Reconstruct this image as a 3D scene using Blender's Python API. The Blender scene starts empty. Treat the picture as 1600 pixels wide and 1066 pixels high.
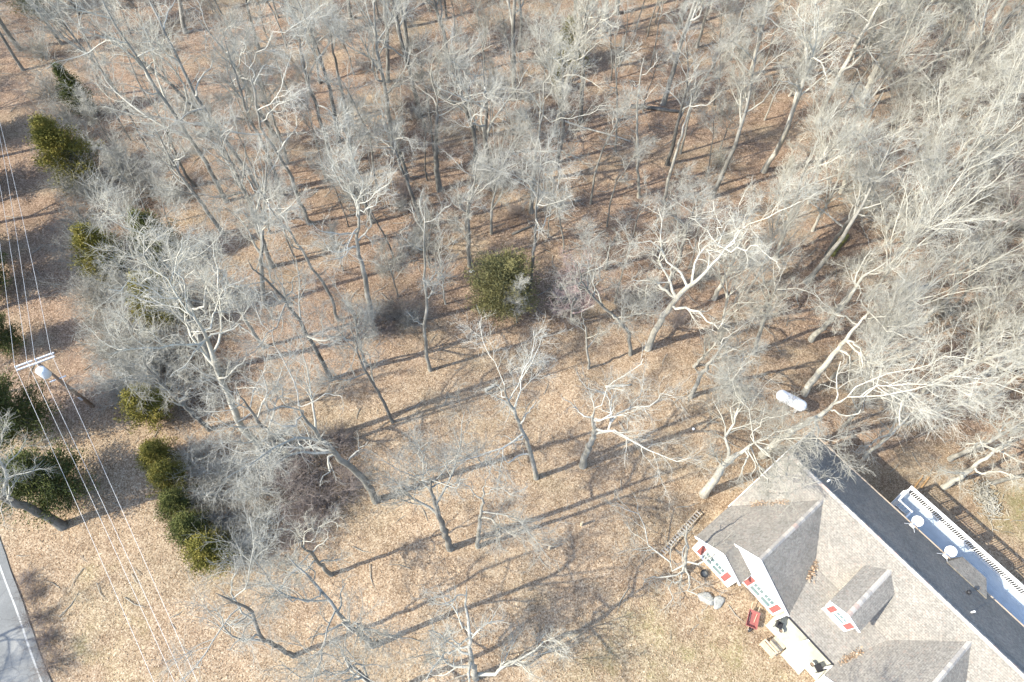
import bpy, math, random
import numpy as np
# ---------------------------------------------------------------- camera, sky, sun, exposure
scene = bpy.context.scene
C = scene.collection
CAM_H, FPX, TILT = 54.0, 1067.0, math.radians(30)
cam_data = bpy.data.cameras.new('camera'); cam = bpy.data.objects.new('camera', cam_data); C.objects.link(cam)
cam.location = (0, 0, CAM_H); cam.rotation_euler = (TILT, 0, 0)
cam_data.sensor_width = 36; cam_data.lens = FPX/1600*36; cam_data.clip_end = 4000; cam_data.clip_start = 0.5
scene.camera = cam
SUN_AZ, SUN_EL = math.radians(19.5), math.radians(39.0)      # azimuth shadows travel to, elevation
world = bpy.data.worlds.new('World'); scene.world = world; world.use_nodes = True
wn = world.node_tree.nodes; wl = world.node_tree.links
sky = wn.new('ShaderNodeTexSky'); sky.sky_type = 'NISHITA'; sky.sun_disc = False
sky.sun_elevation = SUN_EL; sky.sun_rotation = math.radians(250.5)
wn['Background'].inputs['Strength'].default_value = 0.15
wl.new(sky.outputs['Color'], wn['Background'].inputs['Color'])
sl = bpy.data.lights.new('sun', 'SUN'); sl.energy = 2.95; sl.angle = math.radians(0.53); sl.color = (1.0, 0.945, 0.82)
so = bpy.data.objects.new('sun', sl); C.objects.link(so); so.location = (-60, -30, 80)
so.rotation_euler = (math.radians(90)-SUN_EL, 0, SUN_AZ-math.radians(90))
vs = scene.view_settings; vs.view_transform = 'Standard'; vs.look = 'None'; vs.gamma = 1; vs.exposure = 1.76
vs.use_curve_mapping = False

# ---------------------------------------------------------------- pixel -> place
cT, sT = math.cos(TILT), math.sin(TILT)
EYE = np.array([0, 0, CAM_H])
def ray(px, py):
    x = (px-800)/FPX; y = (533-py)/FPX
    return np.array([x, sT+y*cT, -cT+y*sT])
def at_height(px, py, h=0.0):
    d = ray(px, py); return EYE+d*((CAM_H-h)/-d[2])
def to_px(p):
    x, y, z = p[0], p[1], p[2]-CAM_H
    dep = y*sT-z*cT; up = y*cT+z*sT
    return 800+FPX*x/dep, 533-FPX*up/dep
# house frame
HA = math.radians(-51.4)
HOUSE0 = at_height(1231, 705, 6.6)[:2]
HU = np.array([math.cos(HA), math.sin(HA)]); HV = np.array([-HU[1], HU[0]])       # HV points to the rear
def house_uv(x, y):
    dx, dy = x-HOUSE0[0], y-HOUSE0[1]
    return dx*HU[0]+dy*HU[1], dx*HV[0]+dy*HV[1]
def sstep(a, b, x):
    t = np.clip((x-a)/(b-a), 0, 1); return t*t*(3-2*t)
def ground_z(x, y):
    u, v = house_uv(x, y)
    drop = -2.4*sstep(-0.5, 6.0, v)*sstep(-9, 1, u)
    r = np.sqrt((x-26)**2+(y-10)**2)
    und = (0.35*np.sin(x*0.071+1.3)*np.cos(y*0.063+.4)+0.12*np.sin(x*.23+y*.17)+.07*np.sin(x*.61-y*.53))*sstep(14, 30, r)
    return drop+und
def ground(px, py):
    z = 0.0
    for _ in range(12):
        p = at_height(px, py, z); z = float(ground_z(p[0], p[1]))
    p[2] = z
    return p

# ---------------------------------------------------------------- mesh helpers
def new_mesh(name, V, faces, smooth=False):
    me = bpy.data.meshes.new(name)
    V = np.asarray(V, dtype=np.float32)
    if isinstance(faces, np.ndarray):
        n, k = faces.shape
        me.vertices.add(len(V)); me.vertices.foreach_set('co', V.ravel())
        me.loops.add(n*k); me.loops.foreach_set('vertex_index', faces.ravel().astype(np.int32))
        me.polygons.add(n); me.polygons.foreach_set('loop_start', np.arange(0, n*k, k, dtype=np.int32))
        if smooth: me.polygons.foreach_set('use_smooth', np.ones(n, dtype=bool))
        me.update(calc_edges=True)
    else:
        me.from_pydata([tuple(map(float, v)) for v in V], [], faces); me.update()
        if smooth:
            for p in me.polygons: p.use_smooth = True
    return me
def link(name, me, mat=None, parent=None, loc=None):
    o = bpy.data.objects.new(name, me); C.objects.link(o)
    if me is not None and mat is not None and len(me.materials) == 0: me.materials.append(mat)
    if parent is not None: o.parent = parent
    if loc is not None: o.location = loc
    return o
def tag(o, label=None, cat=None, group=None, kind=None):
    if label: o['label'] = label
    if cat: o['category'] = cat
    if group: o['group'] = group
    if kind: o['kind'] = kind
    return o
def thing(name, label, cat, loc=(0, 0, 0), rz=0.0, group=None):
    o = bpy.data.objects.new(name, None); C.objects.link(o); o.empty_display_size = .3
    o.location = loc; o.rotation_euler = (0, 0, rz)
    return tag(o, label, cat, group)
class MB:
    """collects boxes, bars, prisms into one mesh"""
    def __init__(s): s.v = []; s.f = []
    def add(s, v, f):
        b = len(s.v); s.v += [tuple(map(float, p)) for p in v]; s.f += [tuple(i+b for i in q) for q in f]; return s
    def box(s, x0, x1, y0, y1, z0, z1):
        return s.add([(x0,y0,z0),(x1,y0,z0),(x1,y1,z0),(x0,y1,z0),(x0,y0,z1),(x1,y0,z1),(x1,y1,z1),(x0,y1,z1)],
                     [(0,3,2,1),(4,5,6,7),(0,1,5,4),(1,2,6,5),(2,3,7,6),(3,0,4,7)])
    def bar(s, a, b, w, h, up=(0, 0, 1)):
        a = np.array(a, float); b = np.array(b, float); d = b-a; d /= np.linalg.norm(d)
        up = np.array(up, float)
        if abs(d@up) > .95: up = np.array([1., 0, 0])
        sd = np.cross(d, up); sd /= np.linalg.norm(sd); u2 = np.cross(sd, d)
        q = [a+sd*i*w/2+u2*j*h/2 for i, j in ((-1,-1),(1,-1),(1,1),(-1,1))]+[b+sd*i*w/2+u2*j*h/2 for i, j in ((-1,-1),(1,-1),(1,1),(-1,1))]
        return s.add(q, [(0,1,2,3),(7,6,5,4),(4,5,1,0),(5,6,2,1),(6,7,3,2),(7,4,0,3)])
    def slab(s, poly, t):
        n = len(poly); lo = [(p[0], p[1], p[2]-t) for p in poly]
        return s.add(list(poly)+lo, [tuple(range(n)), tuple(range(2*n-1, n-1, -1))]+[(i, i+n, (i+1) % n+n, (i+1) % n) for i in range(n)])
    def prism(s, poly, off):
        n = len(poly); o = np.array(off)
        return s.add(list(poly)+[tuple(np.array(p)+o) for p in poly], [tuple(range(n)), tuple(range(2*n-1, n-1, -1))]+[(i, i+n, (i+1) % n+n, (i+1) % n) for i in range(n)])
    def cyl(s, a, b, r0, r1=None, n=10):
        r1 = r0 if r1 is None else r1
        a = np.array(a, float); b = np.array(b, float); d = (b-a)/np.linalg.norm(b-a)
        up = np.array([1., 0, 0]) if abs(d[2]) > .9 else np.array([0, 0, 1.])
        sd = np.cross(d, up); sd /= np.linalg.norm(sd); u2 = np.cross(sd, d)
        q = [c+r*(math.cos(2*math.pi*i/n)*sd+math.sin(2*math.pi*i/n)*u2) for c, r in ((a, r0), (b, r1)) for i in range(n)]
        return s.add(q, [tuple(range(n)), tuple(range(2*n-1, n-1, -1))]+[(i, i+n, (i+1) % n+n, (i+1) % n) for i in range(n)])
    def lathe(s, prof, axis_a, axis_d, n=16):
        a = np.array(axis_a, float); d = np.array(axis_d, float); d /= np.linalg.norm(d)
        up = np.array([1., 0, 0]) if abs(d[2]) > .9 else np.array([0, 0, 1.])
        sd = np.cross(d, up); sd /= np.linalg.norm(sd); u2 = np.cross(sd, d)
        v = [a+d*t+r*(math.cos(2*math.pi*i/n)*sd+math.sin(2*math.pi*i/n)*u2) for t, r in prof for i in range(n)]
        m = len(prof)
        f = [(k*n+i, k*n+(i+1) % n, (k+1)*n+(i+1) % n, (k+1)*n+i) for k in range(m-1) for i in range(n)]
        f += [tuple(range(n-1, -1, -1)), tuple(range((m-1)*n, m*n))]
        return s.add(v, f)
    def build(s, name, mat, parent=None, smooth=False, bevel=0):
        me = bpy.data.meshes.new(name); me.from_pydata(s.v, [], s.f); me.update()
        import bmesh
        bm = bmesh.new(); bm.from_mesh(me); bmesh.ops.recalc_face_normals(bm, faces=bm.faces)
        if bevel: bmesh.ops.bevel(bm, geom=list(bm.edges), offset=bevel, segments=1, affect='EDGES')
        bm.to_mesh(me); bm.free()
        if smooth:
            for p in me.polygons: p.use_smooth = len(p.vertices) == 4
        return link(name, me, mat, parent)

# ---------------------------------------------------------------- materials
class NT:
    def __init__(s, name):
        s.m = bpy.data.materials.new(name); s.m.use_nodes = True; s.t = s.m.node_tree; s.n = s.t.nodes; s.l = s.t.links
        s.b = s.n['Principled BSDF']
    def node(s, t, **kw):
        o = s.n.new(t)
        for k, v in kw.items(): setattr(o, k, v)
        return o
    def co(s, out='Object', scale=None):
        tc = s.node('ShaderNodeTexCoord'); o = tc.outputs[out]
        if scale is not None:
            mp = s.node('ShaderNodeMapping'); mp.inputs['Scale'].default_value = scale; s.l.new(o, mp.inputs['Vector']); o = mp.outputs['Vector']
        return o
    def noise(s, vec, scale, detail=4, rough=.6):
        o = s.node('ShaderNodeTexNoise'); o.inputs['Scale'].default_value = scale; o.inputs['Detail'].default_value = detail; o.inputs['Roughness'].default_value = rough
        s.l.new(vec, o.inputs['Vector']); return o.outputs['Fac']
    def voro(s, vec, scale, out='Color', feature='F1'):
        o = s.node('ShaderNodeTexVoronoi', feature=feature); o.inputs['Scale'].default_value = scale; s.l.new(vec, o.inputs['Vector']); return o.outputs[out]
    def ramp(s, fac, stops):
        o = s.node('ShaderNodeValToRGB'); e = o.color_ramp.elements
        while len(e) < len(stops): e.new(.5)
        for i, (p, c) in enumerate(stops):
            e[i].position = p; e[i].color = (c[0], c[1], c[2], 1) if hasattr(c, '__len__') else (c, c, c, 1)
        s.l.new(fac, o.inputs['Fac']); return o.outputs['Color']
    def mix(s, fac, a, b, mode='MIX'):
        o = s.node('ShaderNodeMix', data_type='RGBA', blend_type=mode)
        for sock, val in ((o.inputs[0], fac), (o.inputs[6], a), (o.inputs[7], b)):
            if hasattr(val, 'links'): s.l.new(val, sock)
            elif hasattr(val, '__len__'): sock.default_value = (*val, 1)
            else: sock.default_value = val
        return o.outputs[2]
    def math(s, op, a, b=None, clamp=False):
        o = s.node('ShaderNodeMath', operation=op, use_clamp=clamp)
        for i, val in enumerate((a, b)):
            if val is None: continue
            if hasattr(val, 'links'): s.l.new(val, o.inputs[i])
            else: o.inputs[i].default_value = val
        return o.outputs[0]
    def sep(s, col):
        o = s.node('ShaderNodeSeparateColor'); s.l.new(col, o.inputs[0]); return o.outputs
    def bump(s, h, strength=.4, dist=.05):
        o = s.node('ShaderNodeBump'); o.inputs['Strength'].default_value = strength; o.inputs['Distance'].default_value = dist
        s.l.new(h, o.inputs['Height']); s.l.new(o.outputs['Normal'], s.b.inputs['Normal'])
    def done(s, col, rough=.85, spec=.2):
        if hasattr(col, 'links'): s.l.new(col, s.b.inputs['Base Color'])
        else: s.b.inputs['Base Color'].default_value = (*col, 1)
        s.b.inputs['Roughness'].default_value = rough; s.b.inputs['Specular IOR Level'].default_value = spec
        return s.m
def plain(name, col, rough=.6, var=.12, scale=6, spec=.3, metal=0):
    t = NT(name); n = t.noise(t.co(), scale, 5)
    k = t.ramp(n, [(.3, 1-var), (.7, 1+var)])
    c = t.mix(1.0, col, k, 'MULTIPLY'); t.b.inputs['Metallic'].default_value = metal
    t.bump(n, .1, .01)
    return t.done(c, rough, spec)
def bark(name, dark, mid, light, rnd=.25):
    t = NT(name); co = t.co('Object', (1, 1, .28))
    n1 = t.noise(co, 3.2, 8, .72); n2 = t.noise(t.co(), .35, 3)
    c = t.ramp(n1, [(.28, dark), (.5, mid), (.74, light)])
    c = t.mix(t.ramp(n2, [(.45, 0), (.7, .55)]), c, light)
    oi = t.node('ShaderNodeObjectInfo'); f = t.math('MULTIPLY_ADD', oi.outputs['Random'], rnd*2)
    t.n[-1].inputs[2].default_value = 1-rnd
    c = t.mix(1.0, c, f, 'MULTIPLY')
    t.bump(n1, 1.0, .07)
    return t.done(c, .95, .1)
M = {}
M['bark'] = bark('bark_grey', (.105,.098,.082), (.22,.21,.182), (.38,.37,.335))
M['bark_dark'] = bark('bark_dark', (.07,.065,.058), (.145,.138,.122), (.27,.262,.24))
M['bark_pale'] = bark('bark_pale', (.18,.167,.135), (.36,.34,.285), (.56,.54,.475), .15)
M['twig'] = bark('twig_grey', (.22,.21,.178), (.33,.318,.275), (.46,.448,.40), .22)
M['twig_pale'] = bark('twig_pale', (.26,.245,.20), (.385,.365,.305), (.53,.51,.44), .2)
M['twig_pink'] = bark('twig_pink', (.25,.18,.165), (.38,.29,.27), (.49,.385,.36), .1)
M['twig_brown'] = bark('twig_brown', (.13,.10,.085), (.215,.18,.16), (.32,.285,.26), .2)

def ground_material():
    t = NT('leaf_litter'); co = t.co('Object')
    wob = t.noise(co, 2.5, 3); 
    # single leaves: random tone per cell at two sizes
    va = t.sep(t.voro(co, 10.0)); vb = t.sep(t.voro(co, 18.0))
    leaf = t.mix(.5, va[0], vb[1])
    n1 = t.noise(co, .22, 6, .62); n2 = t.noise(co, .9, 5, .6)
    fac = t.math('ADD', t.math('MULTIPLY', t.sep(leaf)[0], .62), t.math('MULTIPLY', n2, .38))
    litter = t.ramp(fac, [(.20, (.115,.080,.052)), (.38, (.235,.168,.110)), (.55, (.335,.255,.175)), (.72, (.43,.345,.25)), (.86, (.55,.475,.37))])
    wood = t.ramp(fac, [(.20, (.085,.058,.04)), (.40, (.195,.135,.094)), (.58, (.29,.21,.15)), (.76, (.385,.298,.225)), (.9, (.49,.405,.32))])
    grass = t.ramp(fac, [(.20, (.115,.088,.05)), (.42, (.225,.178,.108)), (.60, (.325,.268,.172)), (.80, (.45,.385,.265))])
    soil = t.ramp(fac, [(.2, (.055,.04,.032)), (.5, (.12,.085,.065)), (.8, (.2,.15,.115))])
    at = t.node('ShaderNodeAttribute', attribute_name='zone')
    z = t.sep(at.outputs['Color'])           # r = wood floor, g = lawn, b = bare brush / soil
    c = t.mix(t.ramp(t.math('ADD', z[0], t.math('MULTIPLY', t.math('SUBTRACT', n1, .5), .9)), [(.3, 0), (.7, 1)]), litter, wood)
    gm = t.ramp(t.math('ADD', z[1], t.math('MULTIPLY', t.math('SUBTRACT', n1, .5), 1.5)), [(.35, 0), (.75, 1)])
    c = t.mix(t.math('MULTIPLY', t.sep(gm)[0], t.sep(t.ramp(vb[2], [(.15, .25), (.5, 1)]))[0]), c, grass)
    moss = t.ramp(t.noise(co, .33, 4), [(.5, 0), (.68, .6)])
    c = t.mix(t.math('MULTIPLY', t.sep(moss)[0], t.sep(gm)[0]), c, (.17,.165,.06))
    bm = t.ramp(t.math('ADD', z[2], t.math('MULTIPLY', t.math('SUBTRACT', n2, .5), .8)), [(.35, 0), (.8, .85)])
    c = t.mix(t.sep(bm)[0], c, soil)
    n3 = t.noise(t.co('Object', (1, 1.6, 1)), .10, 5, .6); n4 = t.noise(co, .55, 5, .7)
    c = t.mix(t.ramp(n3, [(.48, 0), (.66, .55)]), c, t.ramp(fac, [(.2, (.15,.118,.075)), (.5, (.31,.255,.17)), (.8, (.47,.405,.295))]))
    c = t.mix(t.ramp(n4, [(.56, 0), (.74, .55)]), c, t.ramp(fac, [(.2, (.06,.042,.03)), (.5, (.16,.10,.065)), (.8, (.27,.18,.12))]))
    c = t.mix(1.0, c, t.ramp(n1, [(.3, (.84,.825,.81)), (.7, (1.22,1.195,1.16))]), 'MULTIPLY')
    h = t.math('ADD', t.sep(leaf)[0], t.math('MULTIPLY', n2, 1.2))
    t.bump(h, .85, .09)
    return t.done(c, .95, .08)
M['ground'] = ground_material()
def shingle_material():
    t = NT('asphalt_shingles'); uv = t.co('UV')
    br = t.node('ShaderNodeTexBrick'); t.l.new(uv, br.inputs['Vector'])
    br.inputs['Scale'].default_value = 1; br.inputs['Brick Width'].default_value = .26; br.inputs['Row Height'].default_value = .145
    br.inputs['Mortar Size'].default_value = .012; br.inputs['Mortar Smooth'].default_value = .3; br.inputs['Bias'].default_value = 0
    br.inputs['Color1'].default_value = (.225,.213,.195,1); br.inputs['Color2'].default_value = (.275,.262,.24,1); br.inputs['Mortar'].default_value = (.17,.16,.148,1)
    co = t.co('Object'); v = t.sep(t.voro(co, 8.5))[0]; n = t.noise(co, .5, 5); g = t.noise(co, 30, 3)
    c = t.mix(.5, br.outputs['Color'], t.ramp(v, [(0, (.16,.15,.14)), (.5, (.25,.238,.22)), (.85, (.335,.32,.295)), (1, (.285,.225,.195))]))
    c = t.mix(1.0, c, t.ramp(n, [(.3, (.78,.77,.74)), (.7, (1.02,.985,.92))]), 'MULTIPLY')
    h = t.math('ADD', t.math('MULTIPLY', br.outputs['Fac'], -.5), t.math('ADD', t.math('MULTIPLY', v, .35), t.math('MULTIPLY', g, .25)))
    t.bump(h, .8, .03)
    return t.done(c, .95, .12)
M['shingle'] = shingle_material()
M['white'] = plain('white_paint', (.80,.79,.77), .55, .04, 3)
def siding_material():
    t = NT('white_siding'); co = t.co('Object'); w = t.node('ShaderNodeTexWave', wave_type='BANDS', bands_direction='Z', wave_profile='SAW')
    w.inputs['Scale'].default_value = 1.6; t.l.new(co, w.inputs['Vector']); n = t.noise(co, 1.2, 5)
    t.bump(w.outputs['Fac'], .5, .02)
    return t.done(t.mix(1.0, (.80,.785,.76), t.ramp(n, [(.3, .9), (.7, 1.03)]), 'MULTIPLY'), .6, .25)
M['siding'] = siding_material()
M['red'] = plain('red_paint', (.27,.095,.085), .6, .12, 5)
M['cap_pale'] = plain('ridge_cap_pale', (.36,.335,.30), .95, .15, 8, .1)
M['cap_pink'] = plain('ridge_cap_reddish', (.34,.27,.235), .95, .15, 8, .1)
M['cap_grey'] = plain('ridge_cap_grey', (.27,.255,.235), .95, .15, 8, .1)
M['gutter'] = plain('gutter_tan', (.42,.33,.24), .6, .15, 4)
M['deck'] = plain('deck_blue_grey', (.36,.405,.44), .75, .10, 2.2)
M['porch'] = plain('porch_cream', (.46,.455,.38), .85, .22, 1.4)
M['wood'] = plain('weathered_wood', (.46,.38,.27), .85, .2, 5)
M['wood_brown'] = plain('brown_timber', (.33,.20,.09), .8, .2, 5)
M['pole'] = plain('pole_wood', (.23,.165,.12), .9, .25, 4)
M['steel'] = plain('galvanised_steel', (.62,.64,.67), .45, .08, 5, .5, .3)
M['can'] = plain('transformer_paint', (.68,.73,.78), .45, .06, 4, .4)
M['tank'] = plain('tank_paint', (.84,.85,.87), .4, .05, 2, .4)
M['black'] = plain('black_metal', (.03,.03,.033), .5, .2, 8)
M['blue'] = plain('blue_plastic', (.40,.45,.6), .5, .1, 6)
M['stone'] = plain('grey_stone', (.27,.27,.25), .9, .28, 5, .15)
M['wire'] = plain('aluminium_wire', (.55,.56,.56), .5, .04, 3, .4, .2)
M['concrete'] = plain('concrete', (.46,.45,.43), .9, .15, 1.4, .15)
def glass_material():
    t = NT('window_glass'); return t.done((.13,.19,.195), .08, .6)
M['glass'] = glass_material()
def road_material():
    t = NT('asphalt'); co = t.co('Object'); n = t.noise(co, .35, 5); g = t.noise(co, 18, 4); cr = t.voro(co, .55, 'Distance', 'DISTANCE_TO_EDGE')
    c = t.ramp(n, [(.3, (.14,.142,.138)), (.55, (.18,.182,.176)), (.72, (.26,.255,.238))])
    c = t.mix(t.ramp(cr, [(0, .55), (.018, 0)]), c, (.09,.09,.09))
    c = t.mix(1.0, c, t.ramp(g, [(.3, .82), (.7, 1.15)]), 'MULTIPLY'); t.bump(g, .3, .02)
    return t.done(c, .9, .2)
M['road'] = road_material()
M['line'] = plain('white_line', (.36,.36,.345), .8, .25, 6)
def foliage(name, a, b, c3):
    t = NT(name); co = t.co('Object'); n = t.noise(co, .9, 4); n2 = t.noise(co, 6, 2)
    c = t.ramp(t.math('ADD', t.math('MULTIPLY', n, .6), t.math('MULTIPLY', n2, .4)), [(.33, a), (.5, b), (.66, c3)])
    t.b.inputs['Subsurface Weight'].default_value = 0
    return t.done(c, .8, .15)
M['cedar'] = foliage('cedar_foliage', (.05,.062,.02), (.10,.108,.032), (.175,.16,.05))
M['cedar_gold'] = foliage('cedar_foliage_bronze', (.07,.078,.02), (.16,.145,.033), (.27,.215,.055))
M['olive'] = foliage('olive_foliage', (.10,.098,.042), (.17,.158,.066), (.24,.22,.10))
M['cedar_grey'] = foliage('cedar_foliage_dark', (.04,.052,.018), (.075,.088,.028), (.125,.128,.042))
def leaf_material():
    t = NT('dry_leaves'); v = t.sep(t.voro(t.co('Object'), 9))[0]
    return t.done(t.ramp(v, [(0, (.20,.125,.075)), (.4, (.315,.215,.135)), (.75, (.42,.31,.205)), (1, (.55,.45,.33))]), .9, .1)
M['leaf'] = leaf_material()
M['moss'] = plain('mossy_bark', (.17,.16,.06), .95, .35, 5, .1)

# ---------------------------------------------------------------- ground, road
def in_poly(x, y, poly):
    x = np.asarray(x, float); y = np.asarray(y, float); ins = np.zeros(x.shape, bool); n = len(poly); j = n-1
    for i in range(n):
        xi, yi = poly[i]; xj, yj = poly[j]
        cond = ((yi > y) != (yj > y)) & (x < (xj-xi)*(y-yi)/((yj-yi) if yj != yi else 1e-9)+xi)
        ins ^= cond; j = i
    return ins
CLEAR_PX = [(-60,1250),(-60,150),(55,150),(105,300),(125,430),(160,560),(185,640),(240,670),(330,668),(450,610),(560,550),(700,515),(850,510),(1000,500),(1120,545),(1215,590),(1290,650),(1335,705),(1480,800),(1600,850),(1750,880),(1750,1250)]
CLEAR = [tuple(ground(*p)[:2]) if p[1] < 1140 else tuple(at_height(*p)[:2]) for p in CLEAR_PX]
def axis(lo, hi, step, far):
    core = list(np.arange(lo, hi+1e-6, step)); a = [lo]; d = step
    while a[-1] > -far: d *= 1.5; a.append(a[-1]-d)
    b = [hi]; d = step
    while b[-1] < far: d *= 1.5; b.append(b[-1]+d)
    return np.array(a[:0:-1]+core+b[1:])
gx = axis(-100, 100, .9, 1500); gy = axis(-20, 125, .9, 1500)
GX, GY = np.meshgrid(gx, gy); GZ = ground_z(GX, GY)
nx, ny = len(gx), len(gy)
ii = np.arange(nx*ny).reshape(ny, nx)
Q = np.stack([ii[:-1,:-1], ii[:-1,1:], ii[1:,1:], ii[1:,:-1]], -1).reshape(-1, 4)
gm = new_mesh('ground', np.stack([GX, GY, GZ], -1).reshape(-1, 3), Q, True)
def soft(poly, X, Y, r):
    acc = 0
    for a in range(8):
        for q in (.5, 1.0):
            acc = acc+in_poly(X+r*q*math.cos(a*math.pi/4), Y+r*q*math.sin(a*math.pi/4), poly)
    return acc/16.0
CORR = [tuple(ground(*p_)[:2]) for p_ in [(-60,640),(-60,-40),(20,-40),(60,150),(105,300),(125,430),(160,560),(185,640)]]
zone_wood = np.clip(1-soft(CLEAR, GX, GY, 9)+soft(CORR, GX, GY, 4), 0, 1)
LAWN = [tuple(at_height(*p)[:2]) for p in [(830,1000),(900,930),(1020,900),(1080,920),(1180,960),(1290,1040),(1330,1140),(820,1140)]]
LAWN2 = [tuple(at_height(*p)[:2]) for p in [(100,1140),(70,900),(110,840),(200,830),(260,900),(290,1000),(330,1140)]]
LAWN3 = [tuple(ground(*p)[:2]) for p in [(1500,800),(1530,740),(1600,740),(1750,800),(1750,960),(1600,870)]]
zone_lawn = .72*soft(LAWN, GX, GY, 4)+.5*soft(LAWN2, GX, GY, 3)+.9*soft(LAWN3, GX, GY, 2)+.3*soft([tuple(ground(*p)[:2]) for p in [(640,540),(780,500),(1010,490),(1000,560),(830,580),(700,600)]], GX, GY, 3)
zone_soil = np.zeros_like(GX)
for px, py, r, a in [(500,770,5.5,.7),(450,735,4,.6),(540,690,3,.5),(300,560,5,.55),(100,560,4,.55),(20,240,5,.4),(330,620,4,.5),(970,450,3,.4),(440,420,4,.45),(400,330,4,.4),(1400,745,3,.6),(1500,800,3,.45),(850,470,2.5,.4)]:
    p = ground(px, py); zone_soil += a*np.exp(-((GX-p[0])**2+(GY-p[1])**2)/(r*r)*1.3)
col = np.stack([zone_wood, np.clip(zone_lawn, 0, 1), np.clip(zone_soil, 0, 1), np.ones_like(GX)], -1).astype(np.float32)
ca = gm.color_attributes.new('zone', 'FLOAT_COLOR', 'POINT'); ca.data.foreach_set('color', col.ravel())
tag(link('ground', gm, M['ground']), kind='structure')
# road in the lower left corner
ra, rb = at_height(0, 884)[:2], at_height(64, 1066)[:2]
rd = (rb-ra)/np.linalg.norm(rb-ra); rn = np.array([rd[1], -rd[0]]);  rn = -rn if rn[0] > 0 else rn
def strip(off0, off1, dz, s0=-70, s1=60, n=90, wav=0.0):
    V = []; F = []
    for i in range(n+1):
        s = s0+(s1-s0)*i/n
        for o in (off0, off1):
            p = ra+rd*s+rn*(o+wav*math.sin(s*1.7+o)*.5+wav*math.sin(s*4.1))
            V.append((p[0], p[1], max(float(ground_z(*(ra+rd*s+rn*w_))) for w_ in (-.5, 1, 2.5, 4, 5.5, 6.4))+dz))
        if i: F.append((2*i-2, 2*i-1, 2*i+1, 2*i))
    return V, F
def top_strip(name, mat, o0, o1, dz, th, wav=0.0):
    V, F = strip(o0, o1, dz, wav=wav); n = len(V)
    V2 = V+[(x, y, z-th) for x, y, z in V]
    F2 = F+[tuple(i+n for i in f[::-1]) for f in F]
    for i in range(0, n-2, 2):
        F2 += [(i, i+2, i+2+n, i+n), (i+1, i+1+n, i+3+n, i+3)]
    me = bpy.data.meshes.new(name); me.from_pydata(V2, [], F2); me.update()
    import bmesh
    bm = bmesh.new(); bm.from_mesh(me); bmesh.ops.recalc_face_normals(bm, faces=bm.faces); bm.to_mesh(me); bm.free()
    return link(name, me, mat)
tag(top_strip('road', M['road'], -.5, 6.4, .07, .5, .05), kind='structure')
tag(top_strip('road_edge_line', M['line'], 0.0, .13, .078, .006), kind='structure')

# ---------------------------------------------------------------- tree growing
def tubes(P, R, S):
    N, K, _ = P.shape
    T = np.gradient(P, axis=1); T /= np.linalg.norm(T, axis=2, keepdims=True)+1e-9
    md = P[:, -1]-P[:, 0]; md /= np.linalg.norm(md, axis=1, keepdims=True)+1e-9
    ref = np.where(np.abs(md[:, 2:3]) < .8, np.array([[0, 0, 1.]]), np.array([[1., 0, 0]]))[:, None, :]
    sd = np.cross(T, np.broadcast_to(ref, T.shape)); sd /= np.linalg.norm(sd, axis=2, keepdims=True)+1e-9
    up = np.cross(sd, T)
    a = np.arange(S)*2*math.pi/S
    V = P[:, :, None, :]+R[:, :, None, None]*(np.cos(a)[None, None, :, None]*sd[:, :, None, :]+np.sin(a)[None, None, :, None]*up[:, :, None, :])
    idx = np.arange(N*K*S).reshape(N, K, S); nx_ = np.roll(idx, -1, axis=2)
    F = np.stack([idx[:, :-1], nx_[:, :-1], nx_[:, 1:], idx[:, 1:]], -1).reshape(-1, 4)
    return V.reshape(-1, 3), F
def merge(parts):
    V = []; F = []; b = 0
    for v, f in parts:
        V.append(v); F.append(f+b); b += len(v)
    return np.concatenate(V), np.concatenate(F)
def resample(P, K):
    P = np.asarray(P, float); d = np.r_[0, np.cumsum(np.linalg.norm(np.diff(P, axis=0), axis=1))]
    s = np.linspace(0, d[-1], K)
    return np.stack([np.interp(s, d, P[:, i]) for i in range(3)], 1), d[-1]
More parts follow.
